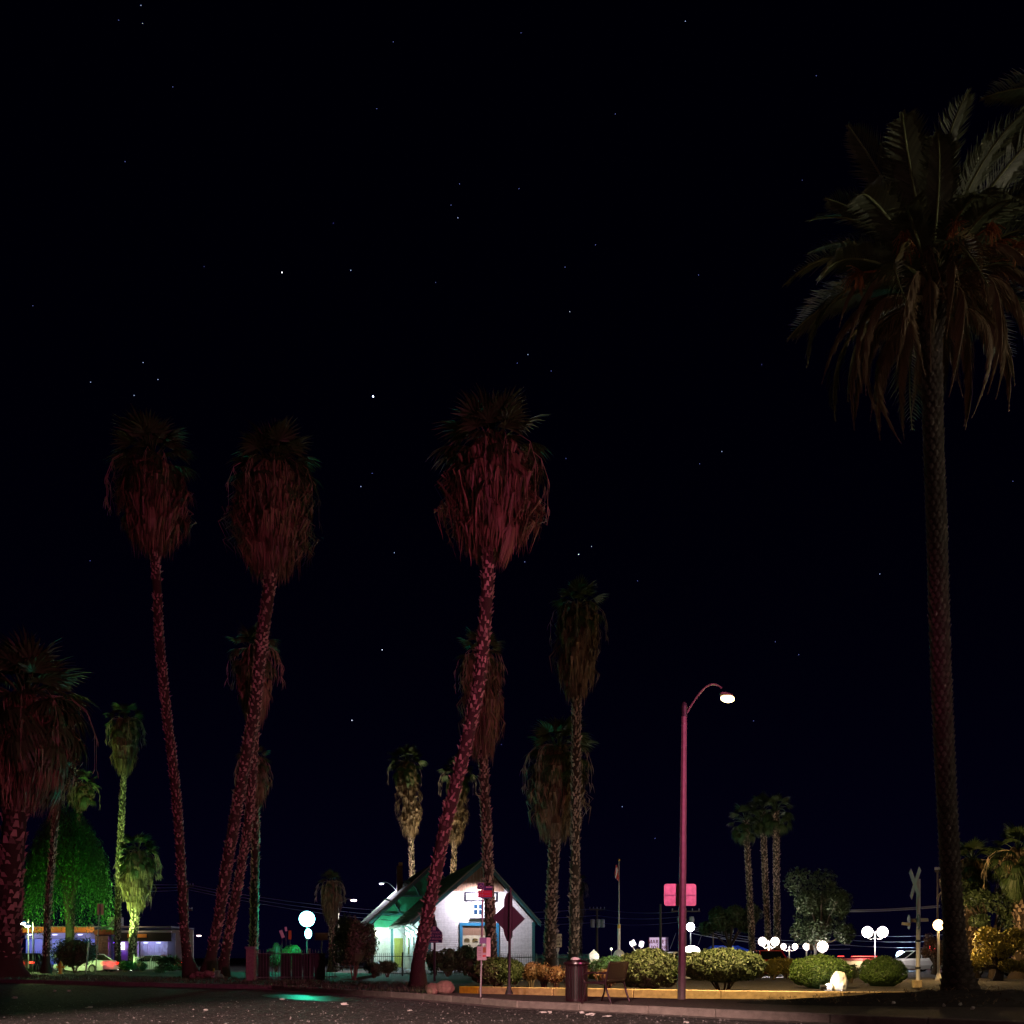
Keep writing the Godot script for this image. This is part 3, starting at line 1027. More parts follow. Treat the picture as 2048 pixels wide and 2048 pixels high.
func gable_roof(root: Node3D, apex: Vector2, le: Vector2, re: Vector2, z0: float, z1: float, nm: String, courses := 15) -> void:
	var rn := Node3D.new()
	rn.name = called(root, nm)
	root.add_child(rn)
	for e in [le, re]:
		var b := MB.new()
		slab(b, Vector3(apex.x, apex.y, 0), Vector3(e.x, e.y, 0), z1, z0, 0.1)
		put(b, "roof_deck", mats.soffit, rn)
		var dv: Vector2 = e - apex
		var nn := Vector2(-dv.y, dv.x).normalized()
		if nn.y < 0: nn = -nn
		for i in courses:
			var s := MB.new()
			s.col = tint(1.0, 1.42)
			var p0: Vector2 = apex + dv * (i / float(courses)) + nn * 0.105
			var p1: Vector2 = apex + dv * ((i + 1.08) / courses) + nn * 0.135
			s.prism([p0, p1, p1 + nn * 0.02, p0 + nn * 0.02], z1 + 0.03, z0 - 0.03)
			put(s, "shingle_course", mats.shingle, rn)
		var g := MB.new()
		var q := [apex + Vector2(0, 0.02), e + Vector2(0, 0.02), e - Vector2(0, 0.34), apex - Vector2(0, 0.42)]
		g.prism(q, z0 + 0.004, z0 + 0.07)
		put(g, "barge_board", mats.teal, rn)
		var ev := MB.new()
		ev.box(Vector3(e.x, e.y - 0.03, (z0 + z1) * 0.5), Vector3(0.07, 0.22, z0 - z1 - 0.02), Basis.IDENTITY, 0.01)
		put(ev, "eave_board", mats.teal, rn)

func depot() -> void:
	var root := thing("railway_depot", "white clapboard railway depot with green gabled roofs, blue door frame and lit sign", "building", G(964, 89.0), deg_to_rad(13.0))
	var apex := Vector2(0, 9.55)
	var le := Vector2(-6.2, 4.1)
	var re := Vector2(5.05, 4.1)
	# walls
	var b := MB.new()
	b.prism([Vector2(-4.6, 0), Vector2(4.6, 0), Vector2(4.6, 4.3), Vector2(0, 9.3), Vector2(-4.6, 5.2)], -0.2, -0.03)
	put(b, "front_wall", mats.clap, root)
	b = MB.new()
	b.box(Vector3(-4.5, 2.55, -9.0), Vector3(0.2, 5.1, 17.6))
	put(b, "side_wall", mats.clap, root)
	b = MB.new()
	b.box(Vector3(4.5, 2.1, -9.0), Vector3(0.2, 4.2, 17.6))
	put(b, "side_wall", mats.clap, root)
	# clapboards on the front
	var y := 0.35
	while y < 6.8:
		var xl := -minf(4.58, (9.3 - y - 0.19) / 0.88)
		var xr := minf(4.58, (9.3 - y - 0.19) / 1.087)
		var s := MB.new()
		s.col = Color.WHITE * rng.randf_range(0.93, 1.0)
		s.qout(Vector3(xl, y, 0.055), Vector3(xr, y, 0.055), Vector3(xr, y + 0.19, 0.0), Vector3(xl, y + 0.19, 0.0), Vector3(0, y, -1))
		s.qout(Vector3(xl, y, -0.02), Vector3(xr, y, -0.02), Vector3(xr, y, 0.055), Vector3(xl, y, 0.055), Vector3(0, y + 1, 0))
		put(s, "siding_board", mats.clap, root)
		y += 0.19
	# upright boards in the gable
	for i in 17:
		var x := -2.55 + 0.3 * i
		var s := MB.new()
		var topl := 9.3 - (absf(x) * (0.88 if x < 0 else 1.087)) - 0.02
		var topr := 9.3 - (absf(x + 0.28) * (0.88 if x + 0.28 < 0 else 1.087)) - 0.02
		if topl < 6.86 or topr < 6.86: continue
		s.col = Color.WHITE * rng.randf_range(0.85, 1.0)
		s.prism([Vector2(x, 6.84), Vector2(x + 0.28, 6.84), Vector2(x + 0.28, topr), Vector2(x, topl)], 0.0, 0.04 + 0.008 * (i % 2))
		put(s, "gable_board", mats.brownboard, root)
	# corner boards
	for x in [-4.6, 4.6]:
		b = MB.new()
		b.box(Vector3(x, 2.1, 0.0), Vector3(0.26, 4.2, 0.12), Basis.IDENTITY, 0.01)
		put(b, "corner_board", mats.teal, root)
	# freight door
	var dn := Node3D.new()
	dn.name = "freight_door"
	root.add_child(dn)
	for x in [-1.86, 1.36]:
		b = MB.new()
		b.box(Vector3(x, 2.0, 0.09), Vector3(0.26, 4.0, 0.14), Basis.IDENTITY, 0.012)
		put(b, "door_frame", mats.blue, dn)
	b = MB.new()
	b.box(Vector3(-0.25, 3.97, 0.095), Vector3(3.5, 0.26, 0.15), Basis.IDENTITY, 0.012)
	put(b, "door_frame", mats.blue, dn)
	for i in 6:
		b = MB.new()
		b.box(Vector3(-1.73 + 0.247 + 0.494 * i, 3.42, 0.06), Vector3(0.485, 0.8, 0.03), Basis.IDENTITY, 0.006)
		put(b, "transom_board", mats.brownboard, dn)
	for s in [-1.0, 1.0]:
		b = MB.new()
		b.box(Vector3(-0.25 + s * 0.745, 1.5, 0.07), Vector3(1.46, 3.0, 0.04), Basis.IDENTITY, 0.008)
		put(b, "door_leaf", mats.cream, dn)
		for k in [-0.36, 0.36]:
			var poly := [Vector2(-0.24, 0), Vector2(0.24, 0)]
			for j in 7:
				var a := PI * j / 6.0
				poly.append(Vector2(cos(a) * 0.24, 0.2 + sin(a) * 0.12))
			b = MB.new()
			b.prism(poly, 0, 0.02)
			put(b, "door_window", mats.darkglass, dn, Vector3(-0.25 + s * 0.745 + k, 2.45, 0.095))
			b = MB.new()
			b.box(Vector3(-0.25 + s * 0.745 + k, 1.2, 0.1), Vector3(0.52, 1.5, 0.02), Basis.IDENTITY, 0.008)
			put(b, "door_panel", mats.cream, dn)
	# small window
	var wn := Node3D.new()
	wn.name = called(root, "window")
	root.add_child(wn)
	b = MB.new()
	b.box(Vector3(-0.35, 5.2, 0.06), Vector3(1.05, 1.4, 0.07), Basis.IDENTITY, 0.01)
	put(b, "frame", mats.whitepaint, wn)
	for i in 4:
		b = MB.new()
		b.box(Vector3(-0.35 + (-0.22 if i % 2 else 0.22), 5.28 + (-0.24 if i < 2 else 0.24), 0.1), Vector3(0.33, 0.4, 0.02), Basis.IDENTITY, 0.004)
		put(b, "pane", mats.bluepane, wn)
	b = MB.new()
	b.box(Vector3(-0.35, 4.47, 0.12), Vector3(1.5, 0.09, 0.2), Basis.IDENTITY, 0.01)
	put(b, "sill", mats.ink, wn)
	# name board
	var sn := Node3D.new()
	sn.name = "name_board"
	root.add_child(sn)
	b = MB.new()
	b.box(Vector3(-0.09, 6.38, 0.08), Vector3(2.95, 0.86, 0.06), Basis.IDENTITY, 0.01)
	put(b, "frame", mats.ink, sn)
	b = MB.new()
	b.box(Vector3(-0.09, 6.38, 0.115), Vector3(2.6, 0.58, 0.03), Basis.IDENTITY, 0.006)
	put(b, "board", mats.whitepaint, sn)
	text("LI", 0.36, mats.ink, sn, Vector3(-1.03, 6.38, 0.135))
	b = MB.new()
	b.tube([Vector3(-0.4, 6.95, 0.0), Vector3(-0.4, 7.2, 0.3), Vector3(-0.4, 7.22, 1.5), Vector3(-0.4, 7.1, 1.7)], [0.025], 6)
	put(b, "sign_lamp_arm", mats.teal, root)
	b = MB.new()
	b.ball(Vector3.ZERO, Vector3(0.11, 0.09, 0.11), 12, 6)
	put(b, "sign_lamp", glow("signlamp", Color(0.9, 0.95, 1.0), 12.0), root, Vector3(-0.4, 7.02, 1.7))
	spot(root, Vector3(-0.4, 6.88, 1.7), Vector3(-0.35, 4.2, 0.0), Color(0.95, 0.92, 1.0), 62.0, 84.0, 0.5, 0.1)
	# roof
	gable_roof(root, apex, le, re, 0.9, -17.0, "roof", 16)
	# platform side: windows, posts and wall lanterns
	for i in 4:
		var z := -2.2 - 3.7 * i
		var w2 := Node3D.new()
		w2.name = called(root, "window")
		root.add_child(w2)
		b = MB.new()
		b.box(Vector3(-4.64, 2.2, z), Vector3(0.08, 1.9, 1.3), Basis.IDENTITY, 0.01)
		put(b, "frame", mats.whitepaint, w2)
		for k in 2:
			b = MB.new()
			b.box(Vector3(-4.69, 1.78 + 0.86 * k, z), Vector3(0.03, 0.74, 1.05), Basis.IDENTITY, 0.004)
			put(b, "pane", mats.bluepane, w2)
		b = MB.new()
		b.box(Vector3(-4.68, 3.35, z - 1.85), Vector3(0.16, 0.3, 0.16), Basis.IDENTITY, 0.02)
		put(b, "wall_lamp", glow("walllamp", Color(0.85, 1, 1), 10.0), root)
		omni(root, Vector3(-4.95, 3.3, z - 1.85), Color(0.8, 1.0, 1.0), 6.0, 0.08)
		b = MB.new()
		b.tube([Vector3(-4.6, 2.9, z - 0.95), Vector3(-5.0, 3.5, z - 0.95), Vector3(-5.9, 4.1, z - 0.95)], [0.07], 5)
		put(b, "eave_bracket", mats.whitepaint, root)
	# passenger wing behind, its gable parallel to the front one
	var wx := -1.95
	b = MB.new()
	b.prism([Vector2(wx - 5.7, 4.2), Vector2(wx + 5.7, 4.2), Vector2(wx + 5.7, 4.7), Vector2(wx, 10.1), Vector2(wx - 5.7, 4.7)], -18.2, -18.0)
	put(b, "gable_wall", mats.emerald, root)
	b = MB.new()
	b.box(Vector3(wx, 2.1, -18.1), Vector3(11.4, 4.2, 0.2))
	put(b, "wing_wall", mats.clap, root)
	b = MB.new()
	b.box(Vector3(wx - 3.2, 1.6, -17.95), Vector3(0.9, 3.0, 0.08), Basis.IDENTITY, 0.01)
	put(b, "wing_door", mats.olive, root)
	b = MB.new()
	b.box(Vector3(wx - 5.6, 2.3, -25.0), Vector3(0.2, 4.6, 13.6))
	put(b, "wing_side_wall", mats.clap, root)
	gable_roof(root, Vector2(wx, 10.5), Vector2(wx - 6.9, 4.1), Vector2(wx + 6.9, 4.1), -16.6, -32.0, "wing_roof", 15)
	for q in [[5.55, -5.4, -1.6], [7.45, -3.4, 0.3]]:
		b = MB.new()
		b.box(Vector3(wx + (q[1] + q[2]) * 0.5, q[0], -17.9), Vector3(q[2] - q[1], 0.2, 0.16), Basis.IDENTITY, 0.02)
		put(b, "gable_beam", mats.teal, root)
		var arc: Array = []
		for k in 9:
			var a := deg_to_rad(8.0 + 10.0 * k)
			arc.append(Vector3(wx + q[1] + 0.6 + cos(a) * 1.7, q[0] + 0.0 + sin(a) * 1.7 - 0.15, -17.88))
		b = MB.new()
		b.tube(arc, [0.1], 5)
		put(b, "curved_brace", mats.teal, root)
	for x in [wx - 6.3, wx - 4.0]:
		b = MB.new()
		b.box(Vector3(x, 2.0, -16.9), Vector3(0.22, 4.1, 0.22), Basis.IDENTITY, 0.02)
		put(b, "porch_post", mats.teal, root)
	b = MB.new()
	b.ball(Vector3.ZERO, Vector3(0.16, 0.2, 0.16), 12, 6)
	put(b, "porch_lamp", glow("porchlamp", Color(1, 0.95, 0.7), 12.0), root, Vector3(wx - 5.6, 3.5, -16.5))
	omni(root, Vector3(wx - 5.6, 3.5, -16.5), Color(1.0, 0.97, 0.8), 1.3, 0.1)
	b = MB.new()
	b.ball(Vector3.ZERO, Vector3(0.12, 0.12, 0.12), 12, 6)
	put(b, "porch_lamp", glow("porchlamp2", Color(0.8, 1.0, 0.95), 10.0), root, Vector3(wx - 5.0, 3.75, -16.2))
	omni(root, Vector3(wx - 5.0, 3.75, -16.2), Color(0.8, 1.0, 0.9), 6.5, 0.1)
	# chimney
	b = MB.new()
	b.box(Vector3(-4.3, 9.0, -24.3), Vector3(0.62, 4.2, 0.62), Basis.IDENTITY, 0.01)
	put(b, "chimney", mats.brick, root)
	b = MB.new()
	b.box(Vector3(-4.2, 11.28, -24.3), Vector3(0.4, 0.36, 0.4), Basis.IDENTITY, 0.01)
	put(b, "lit_chimney_top", mats.olive, root)  # yellow-green light on the chimney top, put into its colour

func box_part(root: Node3D, nm: String, m: Material, x0: float, x1: float, y0: float, y1: float, z: float, th := 0.12, ch := 0.01) -> MeshInstance3D:
	var b := MB.new()
	b.box(Vector3((x0 + x1) * 0.5, (y0 + y1) * 0.5, z), Vector3(absf(x1 - x0), absf(y1 - y0), th), Basis.IDENTITY, ch)
	return put(b, nm, m, root)

func strip_mall() -> void:
	var d := 110.0
	var root := thing("strip_mall", "low strip of shops with orange fascia, stone pier and purple lit storefronts", "building", G(30, d))
	var k := d / F
	var X := func(px: float) -> float: return (px - 30.0) * k
	var Y := func(py: float) -> float: return EYE + (HY - py) * k
	box_part(root, "back_wall", mats.stucco, X.call(50), X.call(352), 0, Y.call(1857), -6.0, 0.3)
	b_roof(root, X.call(48), X.call(352), Y.call(1856), -6.2, 1.5)
	box_part(root, "fascia_board", mats.orange, X.call(48), X.call(200), Y.call(1866), Y.call(1855), 1.5, 0.2)
	box_part(root, "fascia_board", mats.rust, X.call(200.5), X.call(240), Y.call(1870), Y.call(1860), 1.5, 0.2)
	box_part(root, "fascia_board", mats.darkpaint, X.call(241), X.call(352), Y.call(1883), Y.call(1866), 1.45, 0.2)
	box_part(root, "fascia_stripe", mats.orange, X.call(266), X.call(304), Y.call(1876), Y.call(1869), 1.6, 0.1)
	box_part(root, "parapet_cap", mats.lilac, X.call(241), X.call(352), Y.call(1865), Y.call(1863), 1.5, 0.3)
	box_part(root, "storefront_header", mats.lilac, X.call(50), X.call(196), Y.call(1877), Y.call(1866), 0.0, 0.2)
	var px := 52.0
	while px < 190.0:
		var pane := box_part(root, "storefront_window", mats.shopblue, X.call(px), X.call(px + 15.5), 0.35, Y.call(1878), 0.0, 0.05)
		box_part(root, "mullion", mats.alloy, X.call(px + 16), X.call(px + 17), 0.0, Y.call(1877), 0.03, 0.12)
		px += 17.5
	# stone pier: courses of separate stones
	var pier := Node3D.new()
	pier.name = "stone_pier"
	root.add_child(pier)
	box_part(pier, "core", mats.stonegap, X.call(200.5), X.call(226.5), 0, Y.call(1870), 0.9, 0.8, 0.0)
	var sy := 0.02
	var row := 0
	while sy < Y.call(1870) - 0.15:
		var sx: float = X.call(200) - (0.15 if row % 2 else 0.0)
		while sx < X.call(227) - 0.06:
			var wd := rng.randf_range(0.18, 0.36)
			var x1 := minf(sx + wd, X.call(227))
			var sb := MB.new()
			sb.col = tint(0.8, 1.4)
			sb.box(Vector3((maxf(sx, X.call(200)) + x1) * 0.5, sy + 0.08, 1.32 + rng.randf_range(0, 0.03)), Vector3(x1 - maxf(sx, X.call(200)) - 0.015, 0.15, 0.1), Basis.IDENTITY, 0.015)
			put(sb, "stone", mats.stone, pier)
			sx += wd
		sy += 0.17
		row += 1
	box_part(root, "shop_wall", mats.purplewall, X.call(228), X.call(266), 0, Y.call(1870), 0.0, 0.2)
	box_part(root, "lit_sign", glow("shopsign", Color(1, 0.95, 1), 3.0), X.call(243), X.call(251), Y.call(1899), Y.call(1885), 0.3, 0.15)
	box_part(root, "pink_pier", mats.pinkwall, X.call(266.5), X.call(281), 0, Y.call(1876), 0.7, 0.5)
	# corrugated panel wall
	var cx := 283.0
	while cx < 336.0:
		box_part(root, "wall_panel", mats.lilacwall, X.call(cx), X.call(cx + 2.2), 0.1, Y.call(1883), 0.3 + 0.03 * (int(cx) % 2), 0.08, 0.015)
		cx += 2.35
	box_part(root, "end_wall", mats.greywall, X.call(337), X.call(352), 0, Y.call(1866), 0.2, 0.2)
	for px2 in [70.0, 105.0, 150.0, 190.0, 285.0]:  # gooseneck lamps added to brighten the orange fascia
		var gl := MB.new()
		gl.tube([Vector3(X.call(px2), Y.call(1855), 1.6), Vector3(X.call(px2), Y.call(1852), 2.2), Vector3(X.call(px2), Y.call(1854), 2.5)], [0.025], 5)
		gl.lathe([Vector2(0.03, 0.06), Vector2(0.14, -0.04)], Vector3(X.call(px2), Y.call(1855), 2.5), 10)
		put(gl, "added_fascia_lamp", mats.darkpaint, root)
		omni(root, Vector3(X.call(px2), Y.call(1855) - 0.12, 2.5), Color(1.0, 0.85, 0.6), 1.1, 0.05)
	# roof-top plant
	var ac := MB.new()
	ac.box(Vector3(X.call(213), Y.call(1857) + 0.65, -2.5), Vector3(1.3, 1.3, 1.3), Basis.IDENTITY, 0.03)
	put(ac, "air_conditioner", mats.whitepaint, root)
	var dm := MB.new()
	dm.ball(Vector3(X.call(160), Y.call(1857) + 0.3, -3.0), Vector3(0.3, 0.4, 0.3), 12, 6)
	put(dm, "roof_vent", mats.alloy, root)
	# soffit tubes
	for q in [[70.0, Color(0.75, 0.75, 1.0), 5.0], [120.0, Color(0.75, 0.75, 1.0), 5.0], [170.0, Color(0.75, 0.75, 1.0), 4.0], [240.0, Color(0.5, 0.25, 1.0), 5.0], [272.0, Color(1.0, 0.25, 0.9), 3.0], [300.0, Color(0.72, 0.75, 1.0), 5.0], [325.0, Color(0.72, 0.75, 1.0), 4.0]]:
		var y: float = Y.call(1868 if q[0] < 220 else 1884) - 0.1
		var tb := MB.new()
		tb.box(Vector3(X.call(q[0]), y, 1.25), Vector3(0.45, 0.06, 0.12), Basis.IDENTITY, 0.01)
		put(tb, "soffit_light", glow("tube" + (q[1] as Color).to_html(), q[1], 5.0), root)
		omni(root, Vector3(X.call(q[0]), y - 0.12, 1.3), q[1], q[2] * 0.16, 0.06)

func b_roof(root: Node3D, x0: float, x1: float, y: float, z0: float, z1: float) -> void:
	var b := MB.new()
	b.box(Vector3((x0 + x1) * 0.5, y + 0.08, (z0 + z1) * 0.5), Vector3(x1 - x0, 0.16, z1 - z0), Basis.IDENTITY, 0.01)
	put(b, "roof", mats.greywall, root)

# ------------------------------------------------------------------ setting
func flat(poly: Array, y: float) -> MB:
	var pv := PackedVector2Array()
	for p in poly: pv.append(p)
	var b := MB.new()
	var ids := Geometry2D.triangulate_polygon(pv)
	for i in range(0, ids.size(), 3):
		var q: Array = []
		for k in 3: q.append(Vector3(pv[ids[i + k]].x, y, pv[ids[i + k]].y))
		b.tout(q[0], q[1], q[2], Vector3(q[0].x, y - 10.0, q[0].z))
	return b

func raised(poly: Array, y0: float, y1: float) -> MB:
	var b := flat(poly, y1)
	var pv := PackedVector2Array()
	for p in poly: pv.append(p)
	var cw := Geometry2D.is_polygon_clockwise(pv)
	for i in pv.size():
		var a := pv[i]
		var c := pv[(i + 1) % pv.size()]
		var o2 := Vector2(c.y - a.y, a.x - c.x) * (-1.0 if cw else 1.0)
		var mid := Vector3((a.x + c.x) * 0.5 - o2.x, (y0 + y1) * 0.5, (a.y + c.y) * 0.5 - o2.y)
		b.qout(Vector3(a.x, y0, a.y), Vector3(c.x, y0, c.y), Vector3(c.x, y1, c.y), Vector3(a.x, y1, a.y), mid)
	return b

func kerb(line: Array, nm: String, w: float, h: float, seg: float, ms: Array, first: Material = null, y0 := 0.0) -> void:
	var root := Node3D.new()
	root.name = called(self, nm)
	root.set_meta("kind", "structure")
	add_child(root)
	var n := 0
	for i in line.size() - 1:
		var a := Vector3(line[i].x, 0, line[i].y)
		var c := Vector3(line[i + 1].x, 0, line[i + 1].y)
		var l := a.distance_to(c)
		var k := maxi(1, int(round(l / seg)))
		for j in k:
			var p := a.lerp(c, (j + 0.5) / k)
			var bas := Basis(Vector3.UP, atan2(-(c.z - a.z), c.x - a.x))
			var b := MB.new()
			b.box(Vector3(0, h * 0.5 + y0 - 0.02, 0), Vector3(l / k - 0.012, h + 0.04, w), Basis.IDENTITY, 0.018)
			putm(b.mesh(), "kerb_stone", first if first and n == 0 else ms[rng.randi() % ms.size()], root, Transform3D(bas, p))
			n += 1

func litter(label: String, group: String, at: Vector3, r: Vector3, m: Material) -> void:
	var b := MB.new()
	b.ball(Vector3(0, r.y * 0.7, 0), r, 9, 5, 0.5, rng)
	tag(put(b, "litter", m, self, at), label, "litter", group)

func boulder(label: String, at: Vector3, r: Vector3) -> void:
	var b := MB.new()
	var rg := RandomNumberGenerator.new()
	rg.seed = int(r.x * 1000)
	b.ball(Vector3(0, r.y * 0.75, 0), r, 14, 9, 0.07, rg)
	tag(put(b, "boulder", mats.rock, self, at), label, "boulder")

func materials() -> void:
	noise_tex("asphalt", 0.02, 0.3, 0.6, 3, 1.6, 0.05)
	noise_tex("concrete", 0.012, 0.7, 1.0, 5, 0.22, 0.06)
	noise_tex("bark", 0.03, 0.5, 1.0, 7, 0.3, 0.1)
	noise_tex("wood", 0.02, 0.75, 1.0, 11, 0.12, 0.08)
	noise_tex("soil", 0.03, 0.4, 1.0, 13, 0.7, 0.15)
	noise_tex("paint", 0.008, 0.82, 1.0, 17, 0.05, 0.02)
	bump_tex("gritn", 0.09, 19, 5.0, true)
	bump_tex("barkn", 0.05, 23, 6.0)
	M("asphalt", 0.14, 0.13, 0.128, 0.9, 0.0, "asphalt", 0.11, "gritn", 1.6)
	M("lot", 0.06, 0.06, 0.062, 0.8, 0.0, "asphalt", 0.4)
	M("gutter", 0.19, 0.18, 0.17, 0.7, 0.0, "concrete", 0.5, "gritn", 0.4)
	M("reflection_patch", 0.075, 0.07, 0.068, 0.42, 0.0, "concrete", 0.5)  # gloss for the oval that imitates a lamp reflection on the road
	M("concrete", 0.3, 0.285, 0.265, 0.8, 0.0, "concrete", 0.7, "gritn", 0.4)
	M("concrete2", 0.26, 0.245, 0.23, 0.82, 0.0, "concrete", 0.9, "gritn", 0.4)
	M("walk", 0.14, 0.12, 0.11, 0.85, 0.0, "soil", 0.5, "gritn", 0.5)
	M("grit", 0.33, 0.31, 0.3, 0.7)
	M("creamkerb", 0.55, 0.43, 0.25, 0.7, 0.0, "concrete", 1.1)
	M("creamkerb2", 0.5, 0.385, 0.22, 0.7, 0.0, "concrete", 0.8)
	M("yellowkerb", 0.62, 0.4, 0.02, 0.6, 0.0, "concrete", 1.6)
	M("lawn", 0.03, 0.036, 0.016, 0.95, 0.0, "soil", 0.8, "gritn", 1.0)
	M("soil", 0.035, 0.027, 0.02, 0.95, 0.0, "soil", 0.9, "gritn", 1.2)
	M("bark", 0.07, 0.052, 0.042, 0.9, 0.0, "bark", 1.6, "barkn", 1.0)
	M("boot", 0.5, 0.37, 0.3, 0.75)
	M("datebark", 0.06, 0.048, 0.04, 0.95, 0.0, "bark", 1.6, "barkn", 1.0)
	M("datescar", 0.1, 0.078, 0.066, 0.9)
	leafm("live", 0.055, 0.1, 0.032, 0.25)
	leafm("feather", 0.18, 0.22, 0.11, 0.12)
	leafm("dry", 0.28, 0.195, 0.115, 0.15)
	M("stalk", 0.5, 0.4, 0.28, 0.7)
	M("fruit", 0.5, 0.16, 0.05, 0.7)
	leafm("hedgeleaf", 0.085, 0.125, 0.05, 0.2)
	leafm("domeleaf", 0.09, 0.17, 0.03, 0.2)
	leafm("shrubleaf", 0.07, 0.105, 0.045, 0.2)
	leafm("greenleaf", 0.04, 0.17, 0.025, 0.4)
	leafm("treeleaf", 0.05, 0.085, 0.035, 0.3)
	leafm("yellowleaf", 0.28, 0.24, 0.04, 0.4)
	leafm("redleaf", 0.16, 0.08, 0.04, 0.3)
	M("twig", 0.09, 0.065, 0.045, 0.9)
	M("rock", 0.34, 0.24, 0.19, 0.85, 0.0, "concrete", 1.5, "barkn", 0.6)
	M("whitepaint", 0.72, 0.72, 0.72, 0.55, 0.0, "paint", 0.6)
	M("darkpaint", 0.03, 0.03, 0.035, 0.5)
	M("polepaint", 0.19, 0.165, 0.16, 0.5, 0.0, "paint", 1.2)
	M("maroon", 0.022, 0.007, 0.01, 0.28)
	M("black", 0.012, 0.012, 0.012, 0.6)
	M("ink", 0.005, 0.005, 0.009, 0.95)
	M("iron", 0.02, 0.022, 0.024, 0.45)
	M("paper", 0.6, 0.58, 0.55, 0.8)
	M("alu", 0.36, 0.33, 0.31, 0.5, 0.85, "paint", 2.0)
	M("signgrey", 0.028, 0.025, 0.028, 0.6)
	M("galv", 0.24, 0.235, 0.24, 0.45, 0.5)
	M("ceramic", 0.55, 0.57, 0.62, 0.4)
	M("polewood", 0.2, 0.16, 0.14, 0.9, 0.0, "wood", 1.0)
	M("cable", 0.3, 0.3, 0.36, 0.5)
	M("clap", 0.74, 0.74, 0.74, 0.6, 0.0, "paint", 0.9)
	M("brownboard", 0.32, 0.2, 0.13, 0.75, 0.0, "wood", 1.2)
	M("cream", 0.7, 0.64, 0.45, 0.6, 0.0, "paint", 0.8)
	M("blue", 0.02, 0.2, 0.36, 0.5, 0.0, "paint", 1.0)
	M("teal", 0.012, 0.12, 0.125, 0.5, 0.0, "paint", 1.0)
	M("emerald", 0.01, 0.3, 0.16, 0.6, 0.0, "paint", 0.8)
	M("olive", 0.34, 0.34, 0.06, 0.7, 0.0, "paint", 0.8)
	M("soffit", 0.3, 0.3, 0.28, 0.8)
	M("shingle", 0.11, 0.24, 0.16, 0.85, 0.0, "wood", 0.9)
	M("brick", 0.2, 0.16, 0.08, 0.85, 0.0, "soil", 3.0)
	M("darkglass", 0.02, 0.018, 0.012, 0.15)
	M("bluepane", 0.008, 0.03, 0.06, 0.12)
	M("stucco", 0.4, 0.38, 0.36, 0.85)
	M("orange", 0.45, 0.18, 0.03, 0.6)
	M("rust", 0.24, 0.08, 0.03, 0.7)
	M("lilac", 0.5, 0.48, 0.6, 0.6)
	M("stone", 0.4, 0.3, 0.24, 0.85)
	M("stonegap", 0.05, 0.04, 0.035, 0.9)
	M("purplewall", 0.3, 0.22, 0.5, 0.7)
	M("pinkwall", 0.55, 0.35, 0.5, 0.7)
	M("plaster", 0.26, 0.21, 0.2, 0.85, 0.0, "concrete", 1.0)
	M("lilacwall", 0.6, 0.6, 0.7, 0.5)
	M("greywall", 0.18, 0.18, 0.22, 0.8)
	M("rubber", 0.02, 0.02, 0.02, 0.8)
	M("alloy", 0.5, 0.5, 0.52, 0.35, 0.8)
	M("carglass", 0.01, 0.012, 0.015, 0.08)
	M("tailoff", 0.25, 0.01, 0.01, 0.2)
	M("headoff", 0.6, 0.6, 0.62, 0.15)
	M("carwhite", 0.7, 0.72, 0.74, 0.25)
	M("cardark", 0.03, 0.03, 0.035, 0.2)
	M("carred", 0.35, 0.015, 0.02, 0.25)
	M("carsilver", 0.42, 0.42, 0.45, 0.3, 0.6)
	M("hydrantyellow", 0.55, 0.3, 0.03, 0.5)
	M("navy", 0.012, 0.015, 0.09, 0.5)
	M("signred", 0.4, 0.015, 0.03, 0.5)
	M("signwhite", 0.62, 0.6, 0.6, 0.6)
	M("signcream", 0.62, 0.55, 0.4, 0.6)
	M("signpink", 0.34, 0.28, 0.31, 0.6)
	M("signpurple", 0.2, 0.12, 0.28, 0.6)
	M("redletter", 0.4, 0.01, 0.03, 0.6)
	M("flagred", 0.4, 0.02, 0.03, 0.8)
	M("yellowplastic", 0.7, 0.5, 0.02, 0.5)
	M("blueroof", 0.02, 0.07, 0.42, 0.5)
	M("creamwall", 0.55, 0.5, 0.36, 0.8)
	M("darkred", 0.22, 0.015, 0.03, 0.6)
	M("pinkcloth", 0.32, 0.22, 0.22, 0.9, 0.0, "bark", 2.0)
	M("plastic", 0.62, 0.6, 0.68, 0.5)
	glow("tailon", Color(1, 0.1, 0.08), 6.0)
	glow("headon", Color(1, 0.97, 0.95), 8.0)
	glow("shopblue", Color(0.1, 0.28, 0.8), 0.7)

